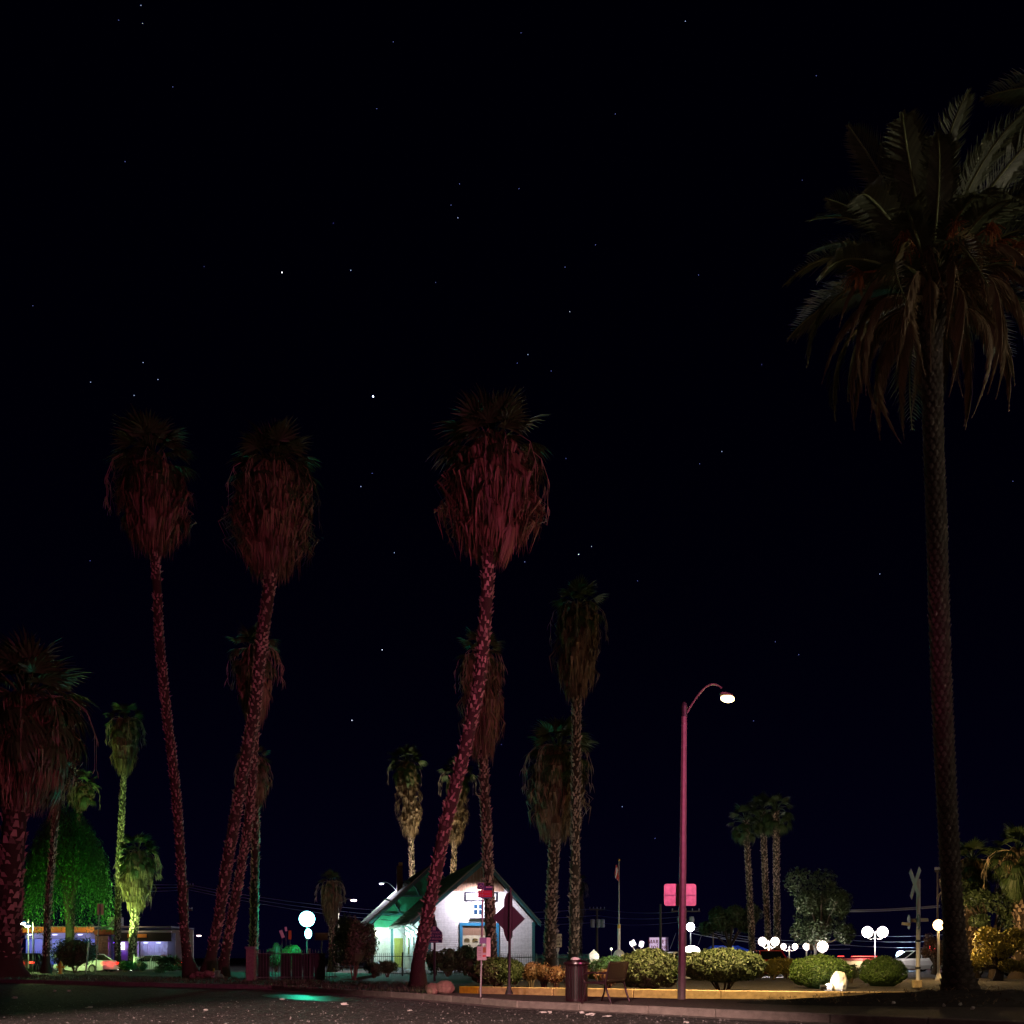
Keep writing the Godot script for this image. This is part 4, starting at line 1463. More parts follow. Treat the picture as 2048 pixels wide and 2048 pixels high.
func _ready() -> void:
	rng.seed = 20240607
	# camera
	var cam := Camera3D.new()
	cam.name = "camera"
	cam.projection = Camera3D.PROJECTION_FRUSTUM
	cam.near = 0.1
	cam.far = 9000.0
	cam.size = 0.1
	cam.frustum_offset = Vector2(0, 0.1 * (HY - 1024.0) / F)
	add_child(cam)
	cam.position = Vector3(0, EYE, 0)
	cam.current = true
	# night sky
	var env := Environment.new()
	env.background_mode = Environment.BG_SKY
	var sm := ProceduralSkyMaterial.new()
	sm.sky_top_color = Color8(0, 0, 4)
	sm.sky_horizon_color = Color8(3, 2, 19)
	sm.sky_curve = 0.13
	sm.ground_horizon_color = Color8(3, 2, 14)
	sm.ground_bottom_color = Color8(1, 1, 3)
	var sky := Sky.new()
	sky.sky_material = sm
	env.sky = sky
	env.tonemap_mode = Environment.TONE_MAPPER_LINEAR
	env.tonemap_exposure = 1.0
	env.sdfgi_enabled = true
	env.ssao_enabled = true
	env.ssil_enabled = true
	var we := WorldEnvironment.new()
	we.name = "environment"
	we.environment = env
	add_child(we)
	materials()
	make_leaves()
	for q in fan_live: live_mesh.append(q.mesh())
	for q in fan_dead: dead_mesh.append(q.mesh())
	ground()
	depot()
	strip_mall()
	far_buildings()
	palms()
	plants()
	lamps()
	signs()
	fences()
	bench()
	trash_can()
	cars()
	poles_and_wires()
	small_things()
	stars()

func ground() -> void:
	structure(flat([Vector2(-900, 60), Vector2(900, 60), Vector2(900, -1500), Vector2(-900, -1500)], -0.006), "ground", mats.lot)
	var K := [Vector2(-60, -75), Vector2(-22.5, -45), Vector2(-8.2, -35.2), Vector2(-2.24, -26.8), Vector2(0.18, -22.5), Vector2(2.71, -20.1), Vector2(3.79, -18.9), Vector2(5.4, -17.3), Vector2(9, -14.0), Vector2(30, 4)]
	var road := K.duplicate()
	road.append_array([Vector2(60, 40), Vector2(-80, 40), Vector2(-80, -75)])
	structure(flat(road, 0.0), "road", mats.asphalt)
	# concrete gutter along the kerb
	var gut: Array = K.slice(1, 9)
	var back: Array = []
	for p in gut:
		back.append(p + Vector2(-0.36, 0.42) * (1.0 if p.x > -10 else 1.8))
	back.reverse()
	structure(flat(gut + back, 0.004), "gutter", mats.gutter)
	var ap: Array = []  # smooth oval, shaped as the reflection of the teal lamp
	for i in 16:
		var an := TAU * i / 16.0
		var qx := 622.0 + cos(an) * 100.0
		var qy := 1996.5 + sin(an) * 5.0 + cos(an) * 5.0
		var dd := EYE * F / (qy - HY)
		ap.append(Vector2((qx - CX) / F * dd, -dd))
	structure(flat(ap, 0.008), "road_reflection", mats.reflection_patch)
	kerb([Vector2(-40, -59), K[1], K[2], K[3], K[4], K[5], K[6], K[7], K[8]], "kerb", 0.16, 0.15, 1.7, [mats.concrete, mats.concrete2, mats.concrete])
	var R := [Vector2(9, -14), Vector2(30, 4), Vector2(40, -16), Vector2(20, -22.4), Vector2(9, -23.0), Vector2(3.84, -23.75), Vector2(-1.3, -27.3), Vector2(-2.24, -26.8), Vector2(0.18, -22.5), Vector2(2.71, -20.1), Vector2(3.79, -18.9), Vector2(5.4, -17.3)]
	structure(raised(R, -0.05, 0.147), "sidewalk", mats.walk)
	structure(raised([K[0], K[1], K[2], K[3], Vector2(-1.35, -27.35), Vector2(-2.0, -30.5), Vector2(-2.4, -38), Vector2(-7.2, -44), Vector2(-8, -62), Vector2(-60, -95)], -0.05, 0.14), "lawn", mats.lawn)
	# planter bed across the slip road
	var FK := [Vector2(-1.55, -30.7), Vector2(-0.95, -30.35), Vector2(5.5, -26.9), Vector2(8.3, -25.8), Vector2(20, -25.4)]
	var bed := FK.duplicate()
	bed.append_array([Vector2(26, -48), Vector2(-1.6, -48)])
	structure(raised(bed, -0.05, 0.15), "planter_bed", mats.soil)
	kerb(FK, "planter_kerb", 0.18, 0.24, 2.2, [mats.creamkerb, mats.creamkerb2], mats.yellowkerb)
	# mound under the date palm
	var b := MB.new()
	var nz := FastNoiseLite.new()
	nz.frequency = 0.9
	var f := func(i: int, j: int) -> Vector3:
		var r := i / 14.0
		var a := TAU * j / 40.0
		var y := 0.15 + 0.26 * pow(maxf(0.0, cos(r * PI * 0.5)), 1.3)
		return Vector3(10.2 + cos(a) * r * 5.6, y + nz.get_noise_2d(cos(a) * r * 5.6, sin(a) * r * 2.2) * 0.07 * (1.0 - r * r) - 0.01 * r, -21.6 + sin(a) * r * 2.1)
	for i in 14:
		for j in 40:
			b.qout(f.call(i, j), f.call(i + 1, j), f.call(i + 1, j + 1), f.call(i, j + 1), Vector3(10.2, -20, -21.6))
	structure(b, "dirt_mound", mats.soil)
	# loose grit on the near road
	b = MB.new()
	for i in 4200:
		var dd := 15.5 + 11.0 * pow(rng.randf(), 1.4)
		var p := Vector3(rng.randf_range(-0.52, 0.5) * dd, 0.002, -dd)
		var kz := -22.5 + (p.x - 0.18) * 0.95 if p.x > 0.0 else -22.5 + (p.x - 0.18) * 1.5
		if p.z < kz + 0.35: continue
		var r := 0.006 + 0.016 * pow(rng.randf(), 3.0)
		var an := rng.randf() * TAU
		b.col = tint(0.25, 1.42)
		var q: Array = []
		for k in 3:
			q.append(p + Vector3(cos(an + k * 2.1), 0, sin(an + k * 2.1)) * r * rng.randf_range(0.7, 1.4))
		var tp := p + Vector3(rng.randf_range(-0.3, 0.3) * r, r * rng.randf_range(0.7, 1.3), rng.randf_range(-0.3, 0.3) * r)
		for k in 3:
			b.tout(q[k], q[(k + 1) % 3], tp, p)
	tag(put(b, "gravel", mats.grit), "loose pale grit scattered over the near asphalt", "gravel", "", "stuff")
	# sparse grass and leaf litter
	b = MB.new()
	for i in 2600:
		var p := Vector3(rng.randf_range(-30, -2), 0.14, 0)
		var zk := -26.8 - (-2.24 - p.x) * 1.05 if p.x > -9 else -35.0 - (-8.2 - p.x) * 0.69
		p.z = zk - rng.randf_range(0.15, 9.0)
		if p.x > -2.6 - 0.3 * (-p.z - 38.0) * 0.6 and p.z < -36: continue
		for k in 3:
			var a := rng.randf() * TAU
			var q := p + Vector3(rng.randf_range(-0.1, 0.1), 0, rng.randf_range(-0.1, 0.1))
			var s := Vector3(cos(a), 0, sin(a)) * 0.012
			b.col = tint(0.6, 1.4)
			b.tri(q - s, q + s, q + Vector3(rng.randf_range(-0.05, 0.05), rng.randf_range(0.04, 0.13), rng.randf_range(-0.05, 0.05)))
	tag(put(b, "grass", mats.shrubleaf), "short patchy dark grass growing along the kerb under the palms", "grass", "", "stuff")
	b = MB.new()
	for i in 700:
		var a := rng.randf() * TAU
		var r := sqrt(rng.randf())
		var p := Vector3(10.2 + cos(a) * r * 5.3, 0, -21.6 + sin(a) * r * 2.0)
		p.y = 0.16 + 0.26 * pow(maxf(0.0, cos(r * PI * 0.5)), 1.3) + 0.03
		for k in 2:
			var az := rng.randf() * TAU
			var s := Vector3(cos(az), 0, sin(az)) * 0.01
			var e := Vector3(rng.randf_range(-0.12, 0.12), rng.randf_range(-0.02, 0.09), rng.randf_range(-0.12, 0.12))
			b.col = tint(0.5, 1.4)
			b.tri(p - s, p + s, p + e)
	tag(put(b, "leaf_litter", mats.dry), "dry leaf litter and weeds scattered over the dirt mound", "leaf litter", "", "stuff")

func far_buildings() -> void:
	var k := 0.0
	# blue roofed shop
	var d := 105.0
	var root := thing("blue_roofed_shop", "low white shop with a bright blue hipped roof behind the hedge", "building", G(1460, d))
	k = d / F
	var y0 := EYE + (HY - 1906) * k
	var y1 := EYE + (HY - 1891) * k
	var b := MB.new()
	b.box(Vector3(0, y0 * 0.5, -1.5), Vector3(4.2, y0, 4.0))
	put(b, "wall", mats.whitepaint, root)
	b = MB.new()
	var e := [Vector3(-2.5, y0, 0.9), Vector3(2.5, y0, 0.9), Vector3(2.5, y0, -3.8), Vector3(-2.5, y0, -3.8)]
	var t := [Vector3(-1.7, y1, -1.2), Vector3(1.1, y1, -1.2)]
	b.qout(e[0], e[1], t[1], t[0], Vector3(0, 0, -1.4))
	b.qout(e[2], e[3], t[0], t[1], Vector3(0, 0, -1.4))
	b.tout(e[0], e[3], t[0], Vector3(0, 0, -1.4))
	b.tout(e[1], e[2], t[1], Vector3(0, 0, -1.4))
	put(b, "roof", mats.blueroof, root)
	b = MB.new()
	b.box(Vector3(-2.2, y0 + 0.1, 1.0), Vector3(0.9, 0.2, 0.1), Basis(Vector3(0, 0, 1), 0.3), 0.02)
	put(b, "barge_board", mats.whitepaint, root)
	b = MB.new()
	b.box(Vector3(0.2, y0 - 0.1, 1.1), Vector3(3.0, 0.08, 0.1), Basis.IDENTITY, 0.02)
	put(b, "eave_light", glow("eavelight", Color(0.8, 0.85, 1.0), 3.0), root)
	omni(root, Vector3(-0.6, y1 + 1.6, 2.2), Color(0.8, 0.85, 1.0), 10.0, 0.1)
	b = MB.new()
	b.tube([Vector3(-0.6, 0, 2.4), Vector3(-0.6, y1 + 1.75, 2.4), Vector3(-0.6, y1 + 1.8, 2.2)], [0.04], 6)
	put(b, "flood_light_post", mats.darkpaint, root)
	# cream shop with dark red fascia
	d = 100.0
	root = thing("red_fascia_shop", "low cream walled shop with dark red fascia and red neon strips", "building", G(1712, d))
	k = d / F
	var yt := EYE + (HY - 1921) * k
	box_part(root, "wall", mats.creamwall, -1.9, 2.6, 0, yt, 0.0, 3.0)
	box_part(root, "fascia_board", mats.darkred, -2.2, 3.0, yt, yt + 0.22, 0.3, 3.2)
	box_part(root, "neon_strip", glow("neonred", Color(1, 0.12, 0.16), 3.0), -0.8, 1.7, yt + 0.36, yt + 0.43, 1.0, 0.06)
	box_part(root, "neon_strip", glow("neonred", Color(1, 0.12, 0.16), 3.0), -2.1, -1.5, yt + 0.38, yt + 0.45, 1.0, 0.06)
	omni(root, Vector3(0, yt + 0.1, 2.6), Color(1.0, 0.9, 0.75), 4.0, 0.1)
	box_part(root, "wall_lamp", glow("shopwall", Color(1, 0.9, 0.8), 6.0), 2.6, 2.8, yt - 0.05, yt + 0.15, 2.2, 0.2)
	# market sign
	d = 110.0
	k = d / F
	var at := P(1317, 1889, d)
	root = thing("market_sign", "backlit white pole sign reading market and liquor in dark red letters", "sign", Vector3(at.x, 0, at.z))
	b = MB.new()
	b.tube([Vector3.ZERO, Vector3(0, at.y, 0)], [0.09], 8)
	put(b, "post", mats.galv, root)
	b = MB.new()
	b.box(Vector3(0, at.y + 0.05, 0), Vector3(2.1, 1.5, 0.3), Basis.IDENTITY, 0.03)
	put(b, "sign_box", mats.pinkwall, root)
	box_part(root, "sign_face", glow("marketface", Color(0.85, 0.72, 0.85), 0.85), -0.98, 0.72, at.y - 0.64, at.y + 0.74, 0.16, 0.03)
	text("MARKET", 0.4, mats.redletter, root, Vector3(-0.13, at.y + 0.3, 0.185))
	text("&", 0.16, mats.redletter, root, Vector3(-0.13, at.y + 0.0, 0.185))
	text("LIQUOR", 0.4, mats.redletter, root, Vector3(-0.13, at.y - 0.33, 0.185))

const TALL := "tall palms along the kerb"
const FARP := "smaller palms beyond the fences"

func palms() -> void:
	# big dark palm at the edge of the picture
	fan_palm("fan_palm", "massive fan palm with thick trunk and huge shaggy reddish skirt beside the iron fence", TALL, [[14, 1950], [18, 1800], [30, 1640], [52, 1400]], 50.0, 0.14, {r0 = 0.62, r1 = 0.5, cr = 3.8, skirt = 5.6, sw = 1.9, n = 70, near = true, dry = 480, taper = 0.7, boot = 1.5, boot_step = 0.2, loose = 22, low = -45.0})
	# pair at the kerb
	fan_palm("fan_palm", "tall slim palm with a bare ring high on its ragged trunk", TALL, [[384, 1955], [371, 1887], [360, 1696], [350, 1569], [334, 1431], [318, 1272], [315, 1187], [310, 1110], [306, 925]], 48.6, 0.14, {r0 = 0.2, r1 = 0.21, cr = 2.45, skirt = 4.4, sw = 1.25, n = 62, near = true, dry = 300, taper = 0.62, bare = [0.745, 0.77], loose = 38, low = -58.0, flare = 1.6, boot = 0.75, boots_from = 0.03})
	fan_palm("fan_palm", "tall leaning palm with heavy brown skirt rising from a doubled base", TALL, [[417, 1957], [424, 1905], [440, 1823], [456, 1717], [482, 1569], [509, 1420], [519, 1325], [530, 1230], [541, 1150], [547, 940]], 48.6, 0.14, {r0 = 0.22, r1 = 0.3, cr = 2.55, skirt = 5.2, sw = 1.55, n = 62, near = true, dry = 400, taper = 0.55, loose = 40, low = -58.0, flare = 1.6, boot = 0.85, boots_from = 0.05})
	fan_palm("fan_palm", "leaning palm with a narrow hanging skirt growing against its taller twin", TALL, [[444, 1955], [452, 1900], [470, 1800], [493, 1670], [504, 1560], [508, 1460], [509, 1300]], 50.2, 0.14, {r0 = 0.22, r1 = 0.2, cr = 1.6, skirt = 3.7, sw = 0.62, n = 34, near = true, dry = 190, loose = 10, flare = 1.2, boot = 0.85, boots_from = 0.03, low = -35.0})
	# centre
	fan_palm("fan_palm", "tall curving palm with pink lit bark in front of the depot", TALL, [[836, 1974], [833, 1950], [848, 1866], [869, 1760], [890, 1654], [912, 1569], [938, 1463], [959, 1357], [967, 1272], [973, 1198], [977, 1113], [985, 900]], 34.0, 0.14, {r0 = 0.2, r1 = 0.2, cr = 2.2, skirt = 3.6, sw = 1.3, n = 62, near = true, dry = 320, taper = 0.55, loose = 40, low = -58.0, flare = 0.7, boot = 0.75, boots_from = 0.05})
	fan_palm("fan_palm", "dark slim palm with a long ragged skirt behind the bus stop sign", TALL, [[984, 1940], [979, 1800], [972, 1650], [968, 1560], [965, 1450], [962, 1310]], 52.0, 0.1, {r0 = 0.28, r1 = 0.22, cr = 1.6, skirt = 5.4, sw = 0.85, n = 36, near = true, dry = 230, loose = 14, low = -40.0})
	fan_palm("fan_palm", "slim dark palm with columnar skirt standing by the truck route sign", TALL, [[1146, 1940], [1149, 1800], [1151, 1650], [1152, 1500], [1153, 1400], [1157, 1215]], 54.0, 0.1, {r0 = 0.26, r1 = 0.21, cr = 1.75, skirt = 5.0, sw = 0.95, n = 38, near = true, dry = 230, loose = 14, low = -40.0})
	fan_palm("fan_palm", "broad shaggy palm with conical reddish skirt overlapping its slimmer neighbour", TALL, [[1098, 1938], [1102, 1830], [1107, 1720], [1112, 1600], [1118, 1500]], 57.0, 0.1, {r0 = 0.34, r1 = 0.28, cr = 2.4, skirt = 5.2, sw = 1.3, n = 60, near = true, dry = 300, loose = 22, low = -60.0})
	# green lit ones beyond the fence
	fan_palm("fan_palm", "slender green lit palm with straw skirt towering over a shorter palm", FARP, [[235, 1938], [236, 1800], [240, 1700], [246, 1575], [251, 1440]], 80.0, 0.0, {r0 = 0.24, r1 = 0.2, cr = 1.75, skirt = 4.4, sw = 0.85, n = 36, dry = 170, loose = 10, low = -45.0})
	fan_palm("fan_palm", "short green lit palm with fat straw skirt by the white car", FARP, [[264, 1940], [266, 1880], [270, 1830], [277, 1705]], 77.0, 0.0, {r0 = 0.3, r1 = 0.26, cr = 1.9, skirt = 4.6, sw = 0.95, n = 38, dry = 190, loose = 8, low = -30.0})
	fan_palm("fan_palm", "palm with yellow green fronds rising behind the weeping tree", FARP, [[140, 1940], [145, 1780], [155, 1650], [162, 1570]], 82.0, 0.0, {r0 = 0.24, r1 = 0.2, cr = 1.7, skirt = 2.2, sw = 0.8, n = 34, dry = 90, loose = 12, low = -50.0})
	fan_palm("fan_palm", "thin leaning pale trunked palm crossing the dark bush and weeping tree", FARP, [[92, 1946], [97, 1800], [107, 1690], [116, 1560], [122, 1400]], 62.0, 0.14, {r0 = 0.2, r1 = 0.15, cr = 1.3, skirt = 2.0, sw = 0.5, n = 28, dry = 80, loose = 4})
	fan_palm("fan_palm", "dark palm edged with teal light behind the doubled palms", FARP, [[506, 1940], [509, 1800], [511, 1650], [507, 1520]], 62.0, 0.1, {r0 = 0.26, r1 = 0.22, cr = 1.3, skirt = 3.0, sw = 0.7, n = 32, dry = 110, loose = 12, low = -60.0})
	# white lit ones behind the depot
	fan_palm("fan_palm", "bright lit palm with grey straw skirt above the depot wing roof", FARP, [[830, 1935], [826, 1800], [822, 1690], [813, 1525]], 128.0, 0.0, {r0 = 0.36, r1 = 0.28, cr = 2.8, skirt = 9.6, sw = 1.2, n = 46, dry = 300, loose = 20, low = -55.0, boot = 1.4, boot_step = 0.2, taper = 0.7})
	fan_palm("fan_palm", "lit straw skirted palm rising directly behind the depot ridge", FARP, [[898, 1935], [904, 1790], [909, 1690], [915, 1545]], 128.0, 0.0, {r0 = 0.36, r1 = 0.28, cr = 2.8, skirt = 9.2, sw = 1.15, n = 44, dry = 280, loose = 18, low = -55.0, boot = 1.4, boot_step = 0.2, taper = 0.7})
	fan_palm("fan_palm", "dim grey palm with hanging dry fronds beside the teal lamp", FARP, [[664, 1940], [664, 1850], [662, 1765]], 78.0, 0.0, {r0 = 0.24, r1 = 0.2, cr = 1.3, skirt = 3.2, sw = 0.6, n = 30, dry = 110, loose = 14, low = -55.0})
	fan_palm("fan_palm", "small pale far palm half hidden by a dark trunk", FARP, [[1160, 1935], [1160, 1860], [1155, 1765]], 112.0, 0.0, {r0 = 0.22, r1 = 0.18, cr = 1.4, skirt = 5.0, sw = 0.5, n = 26, dry = 90, loose = 8, low = -50.0})
	# plaza trio
	var trio := "plaza palms by the globe lamps"
	fan_palm("fan_palm", "shortest of the three clean trunked plaza palms, leaning away from the others", trio, [[1506, 1938], [1503, 1866], [1497, 1750], [1491, 1640]], 66.0, 0.15, {r0 = 0.2, r1 = 0.17, cr = 1.4, skirt = 0.0, n = 34, low = -45.0, boot_step = 0.1, boot = 0.7})
	fan_palm("fan_palm", "middle one of the three clean trunked plaza palms", trio, [[1538, 1938], [1535, 1855], [1530, 1750], [1525, 1620]], 66.5, 0.15, {r0 = 0.2, r1 = 0.17, cr = 1.4, skirt = 0.0, n = 34, low = -45.0, boot_step = 0.1, boot = 0.7})
	fan_palm("fan_palm", "straightest of the three clean trunked plaza palms, next to the leafy tree", trio, [[1554, 1938], [1554, 1845], [1553, 1750], [1552, 1622]], 65.5, 0.15, {r0 = 0.22, r1 = 0.19, cr = 1.5, skirt = 0.0, n = 34, low = -40.0, boot_step = 0.1, boot = 0.7})
	# two behind the date palm
	fan_palm("fan_palm", "low bushy fan palm half hidden behind the date palm trunk", FARP, [[1938, 1945], [1938, 1830], [1942, 1725]], 50.0, 0.1, {r0 = 0.3, r1 = 0.28, cr = 1.6, skirt = 1.0, sw = 0.7, n = 40, dry = 60, loose = 6, low = -55.0})
	fan_palm("fan_palm", "fan palm with spiky rounded crown above the yellow leaved tree", FARP, [[2040, 1945], [2042, 1850], [2036, 1705]], 46.0, 0.1, {r0 = 0.3, r1 = 0.28, cr = 1.7, skirt = 1.0, sw = 0.7, n = 42, dry = 60, loose = 6, low = -55.0})
	# date palms
	date_palm("huge dark date palm with feathery crown and orange fruit stalks on a dirt mound", [[1921, 1990], [1911, 1900], [1896, 1650], [1882, 1350], [1873, 1050], [1866, 850], [1862, 540]], 22.0, 0.3, 2.95)
	date_palm("second date palm of which only drooping frond tips show against the sky", [[2330, 1995], [2325, 1400], [2290, 700], [2270, 190]], 22.5, 0.15, 2.9, false)

func plants() -> void:
	weeping_tree("weeping green tree with hanging feathery branches lit from below", G(135, 72.0), P(110, 1612, 72.0).y, 2.9, mats.greenleaf)
	hedge("clipped round hedge in front of the depot door", "clipped hedges in the planter", 995, 33.0, 0.15, 0.82, 0.7, 0.92, 0.5, mats.hedgeleaf, 6000)
	hedge("clipped domed hedge between bench and lamp post", "clipped hedges in the planter", 1298, 30.0, 0.15, 0.88, 0.85, 1.18, 0.55, mats.hedgeleaf, 9500)
	hedge("wide mushroom shaped hedge on bare stems below the oval light", "clipped hedges in the planter", 1446, 29.0, 0.15, 1.1, 0.95, 1.2, 0.68, mats.hedgeleaf, 11000, 0.05, 0.32)
	hedge("smooth yellow green clipped dome by the tall white lamp post", "clipped domes of the plaza", 1640, 31.5, 0.15, 0.88, 0.85, 1.02, 0.45, mats.domeleaf, 12000, 0.035)
	hedge("smooth low green dome by the crossing signal", "clipped domes of the plaza", 1766, 34.0, 0.15, 0.72, 0.7, 0.98, 0.4, mats.domeleaf, 9000, 0.035)
	hedge("bright green grassy dome at the foot of the flag pole", "clipped domes of the plaza", 1226, 46.0, 0.0, 1.2, 1.2, 1.14, 0.35, mats.domeleaf, 15000, 0.035)
	for q in [[1062, 33.0, 0.5, "tallest low reddish shrub, touching the clipped hedge by the depot door"], [1088, 32.0, 0.45, "second low reddish shrub from the clipped hedge by the depot door"], [1112, 31.5, 0.42, "low reddish shrub below the truck route sign"], [1150, 31.0, 0.4, "low reddish shrub hidden behind the trash can"], [1215, 30.2, 0.38, "low reddish shrub behind the park bench"]]:
		bush("low_shrub", q[3], "shrub", "low reddish shrubs along the planter kerb", q[0], q[1], 0.15, Vector3(0.45, q[2], 0.4), mats.redleaf, 900, 0.035)
	var dark := "dark shrubs along the depot fence"
	bush("dark_shrub", "large dark rounded bush between iron gate and depot", "shrub", dark, 708, 44.0, 0.1, Vector3(1.0, 1.65, 0.9), mats.shrubleaf, 9000, 0.065, 14, 0.0, 0.55)
	for q in [[748, 50.0, 0.5, 0.45, "low dark bush next to the large rounded bush at the platform fence"], [775, 52.0, 0.6, 0.5, "wider low dark bush under the depot platform fence"]]:
		bush("dark_shrub", q[4], "shrub", dark, q[0], q[1], 0.1, Vector3(q[2], q[3], 0.5), mats.shrubleaf, 1600, 0.05)
	for q in [[870, 56.0, 0.6, 0.85, "upright dark shrub directly behind the blue depot sign"], [900, 57.0, 0.6, 0.95, "upright dark shrub between blue depot sign and door frame"], [930, 57.0, 0.65, 1.05, "tallest dark shrub before the depot door frame"], [952, 58.0, 0.55, 1.0, "dark shrub before the depot door, behind the bus stop post"], [895, 54.0, 0.9, 0.6, "broad low dark shrub at the foot of the blue depot sign"], [940, 54.0, 0.8, 0.6, "broad low dark shrub below the bus stop schedule board"]]:
		bush("dark_shrub", q[4], "shrub", "spiky shrubs before the depot wall", q[0], q[1], 0.1, Vector3(q[2], q[3], 0.5), mats.shrubleaf, 1700, 0.075)
	bush("dark_shrub", "dark reddish bush in front of the depot corner", "shrub", dark, 1022, 60.0, 0.0, Vector3(0.6, 0.65, 0.5), mats.shrubleaf, 1500, 0.06)
	bush("dark_shrub", "big black rounded bush behind the yellow fire hydrant", "shrub", dark, 150, 64.0, 0.14, Vector3(1.45, 1.25, 1.0), mats.shrubleaf, 13000, 0.07, 16, 0.0, 0.6)
	bush("dark_shrub", "small dark bush beside the short green palm", "shrub", dark, 283, 70.0, 0.1, Vector3(0.5, 0.45, 0.5), mats.shrubleaf, 1200, 0.05)
	bush("green_shrub", "green lit low shrub at the foot of the short palm", "shrub", "", 250, 68.0, 0.1, Vector3(0.75, 0.5, 0.6), mats.greenleaf, 2200, 0.05)
	bush("green_shrub", "small green shrub behind the iron fence by the massive palm", "shrub", "", 48, 60.0, 0.1, Vector3(0.6, 0.25, 0.4), mats.greenleaf, 1000, 0.05)
	bush("green_shrub", "vivid green bush topping the gate fence by the teal lamp", "shrub", "", 588, 69.0, 0.0, Vector3(1.0, 1.2, 0.7), mats.greenleaf, 3400, 0.05)
	bush("green_shrub", "feathery shrub beside the vivid green bush behind the gate fence", "shrub", "", 552, 70.0, 0.0, Vector3(0.6, 1.3, 0.6), mats.treeleaf, 1500, 0.05)
	var sp := "spiky dwarf palms by the fence"
	for q in [[335, 66.0, "dark spiky dwarf palm low in front of the picket fence"], [345, 63.0, "dark spiky dwarf palm at the foot of the tall slim palm"]]:
		var root := thing("dwarf_palm", q[2], "shrub", G(q[0], q[1], 0.14), 0.0, sp)
		var cr := Node3D.new()
		cr.name = "crown"
		root.add_child(cr)
		for i in 22:
			var bas := Basis(Vector3.UP, i * 2.4) * Basis(Vector3(0, 0, 1), deg_to_rad(lerpf(80, 0, i / 22.0)))
			putm(live_mesh[i % 3], "frond", mats.live, cr, Transform3D(bas.scaled(Vector3(1.15, 1.15, 1.15)), Vector3(0, 0.15, 0)))
	# leafy trees of the plaza
	leaf_tree("leafy_tree", "dark leafy tree with broken crown beside the three plaza palms", "", G(1640, 63.0, 0.15), P(1640, 1822, 63.0).y, Vector3(2.4, 2.3, 2.0), mats.treeleaf, 9000, 0.11, 15)
	leaf_tree("leafy_tree", "smaller dark leafy tree above the blue roofed shop", "", G(1458, 68.0, 0.15), P(1458, 1842, 68.0).y, Vector3(2.0, 1.7, 1.8), mats.treeleaf, 6500, 0.11, 12)
	leaf_tree("leafy_tree", "dark tree whose foliage hangs behind the date palm", "", G(1985, 47.0, 0.1), P(1985, 1815, 47.0).y, Vector3(1.9, 1.2, 1.2), mats.treeleaf, 6000, 0.08, 12)
	leaf_tree("yellow_tree", "bushy tree with yellow leaves lit by a lantern", "", G(1995, 42.0, 0.1), P(1995, 1902, 42.0).y, Vector3(1.5, 0.95, 1.0), mats.yellowleaf, 7500, 0.06, 16)
	leaf_tree("yellow_tree", "small reddish yellow tree by the far traffic signal", "", G(1868, 60.0, 0.1), P(1868, 1905, 60.0).y, Vector3(0.8, 0.9, 0.7), mats.redleaf, 2500, 0.07, 9)
	for q in [[1545, 44.0, "loose yellow lit shrub below the twin globe lamp"], [1572, 46.0, "loose yellow lit shrub below the smaller twin globe lamp"], [1598, 43.0, "loose yellow lit shrub touching the smooth yellow green dome"], [1522, 47.0, "loose yellow lit shrub touching the wide mushroom hedge"]]:
		bush("lamp_shrub", q[2], "shrub", "yellow lit shrubs among the globe lamps", q[0], q[1], 0.15, Vector3(0.55, 0.55, 0.5), mats.yellowleaf, 1500, 0.05)
	bush("dark_shrub", "dark grey bush between the smooth green domes", "shrub", dark, 1702, 38.0, 0.15, Vector3(0.4, 0.42, 0.4), mats.shrubleaf, 1200, 0.04)

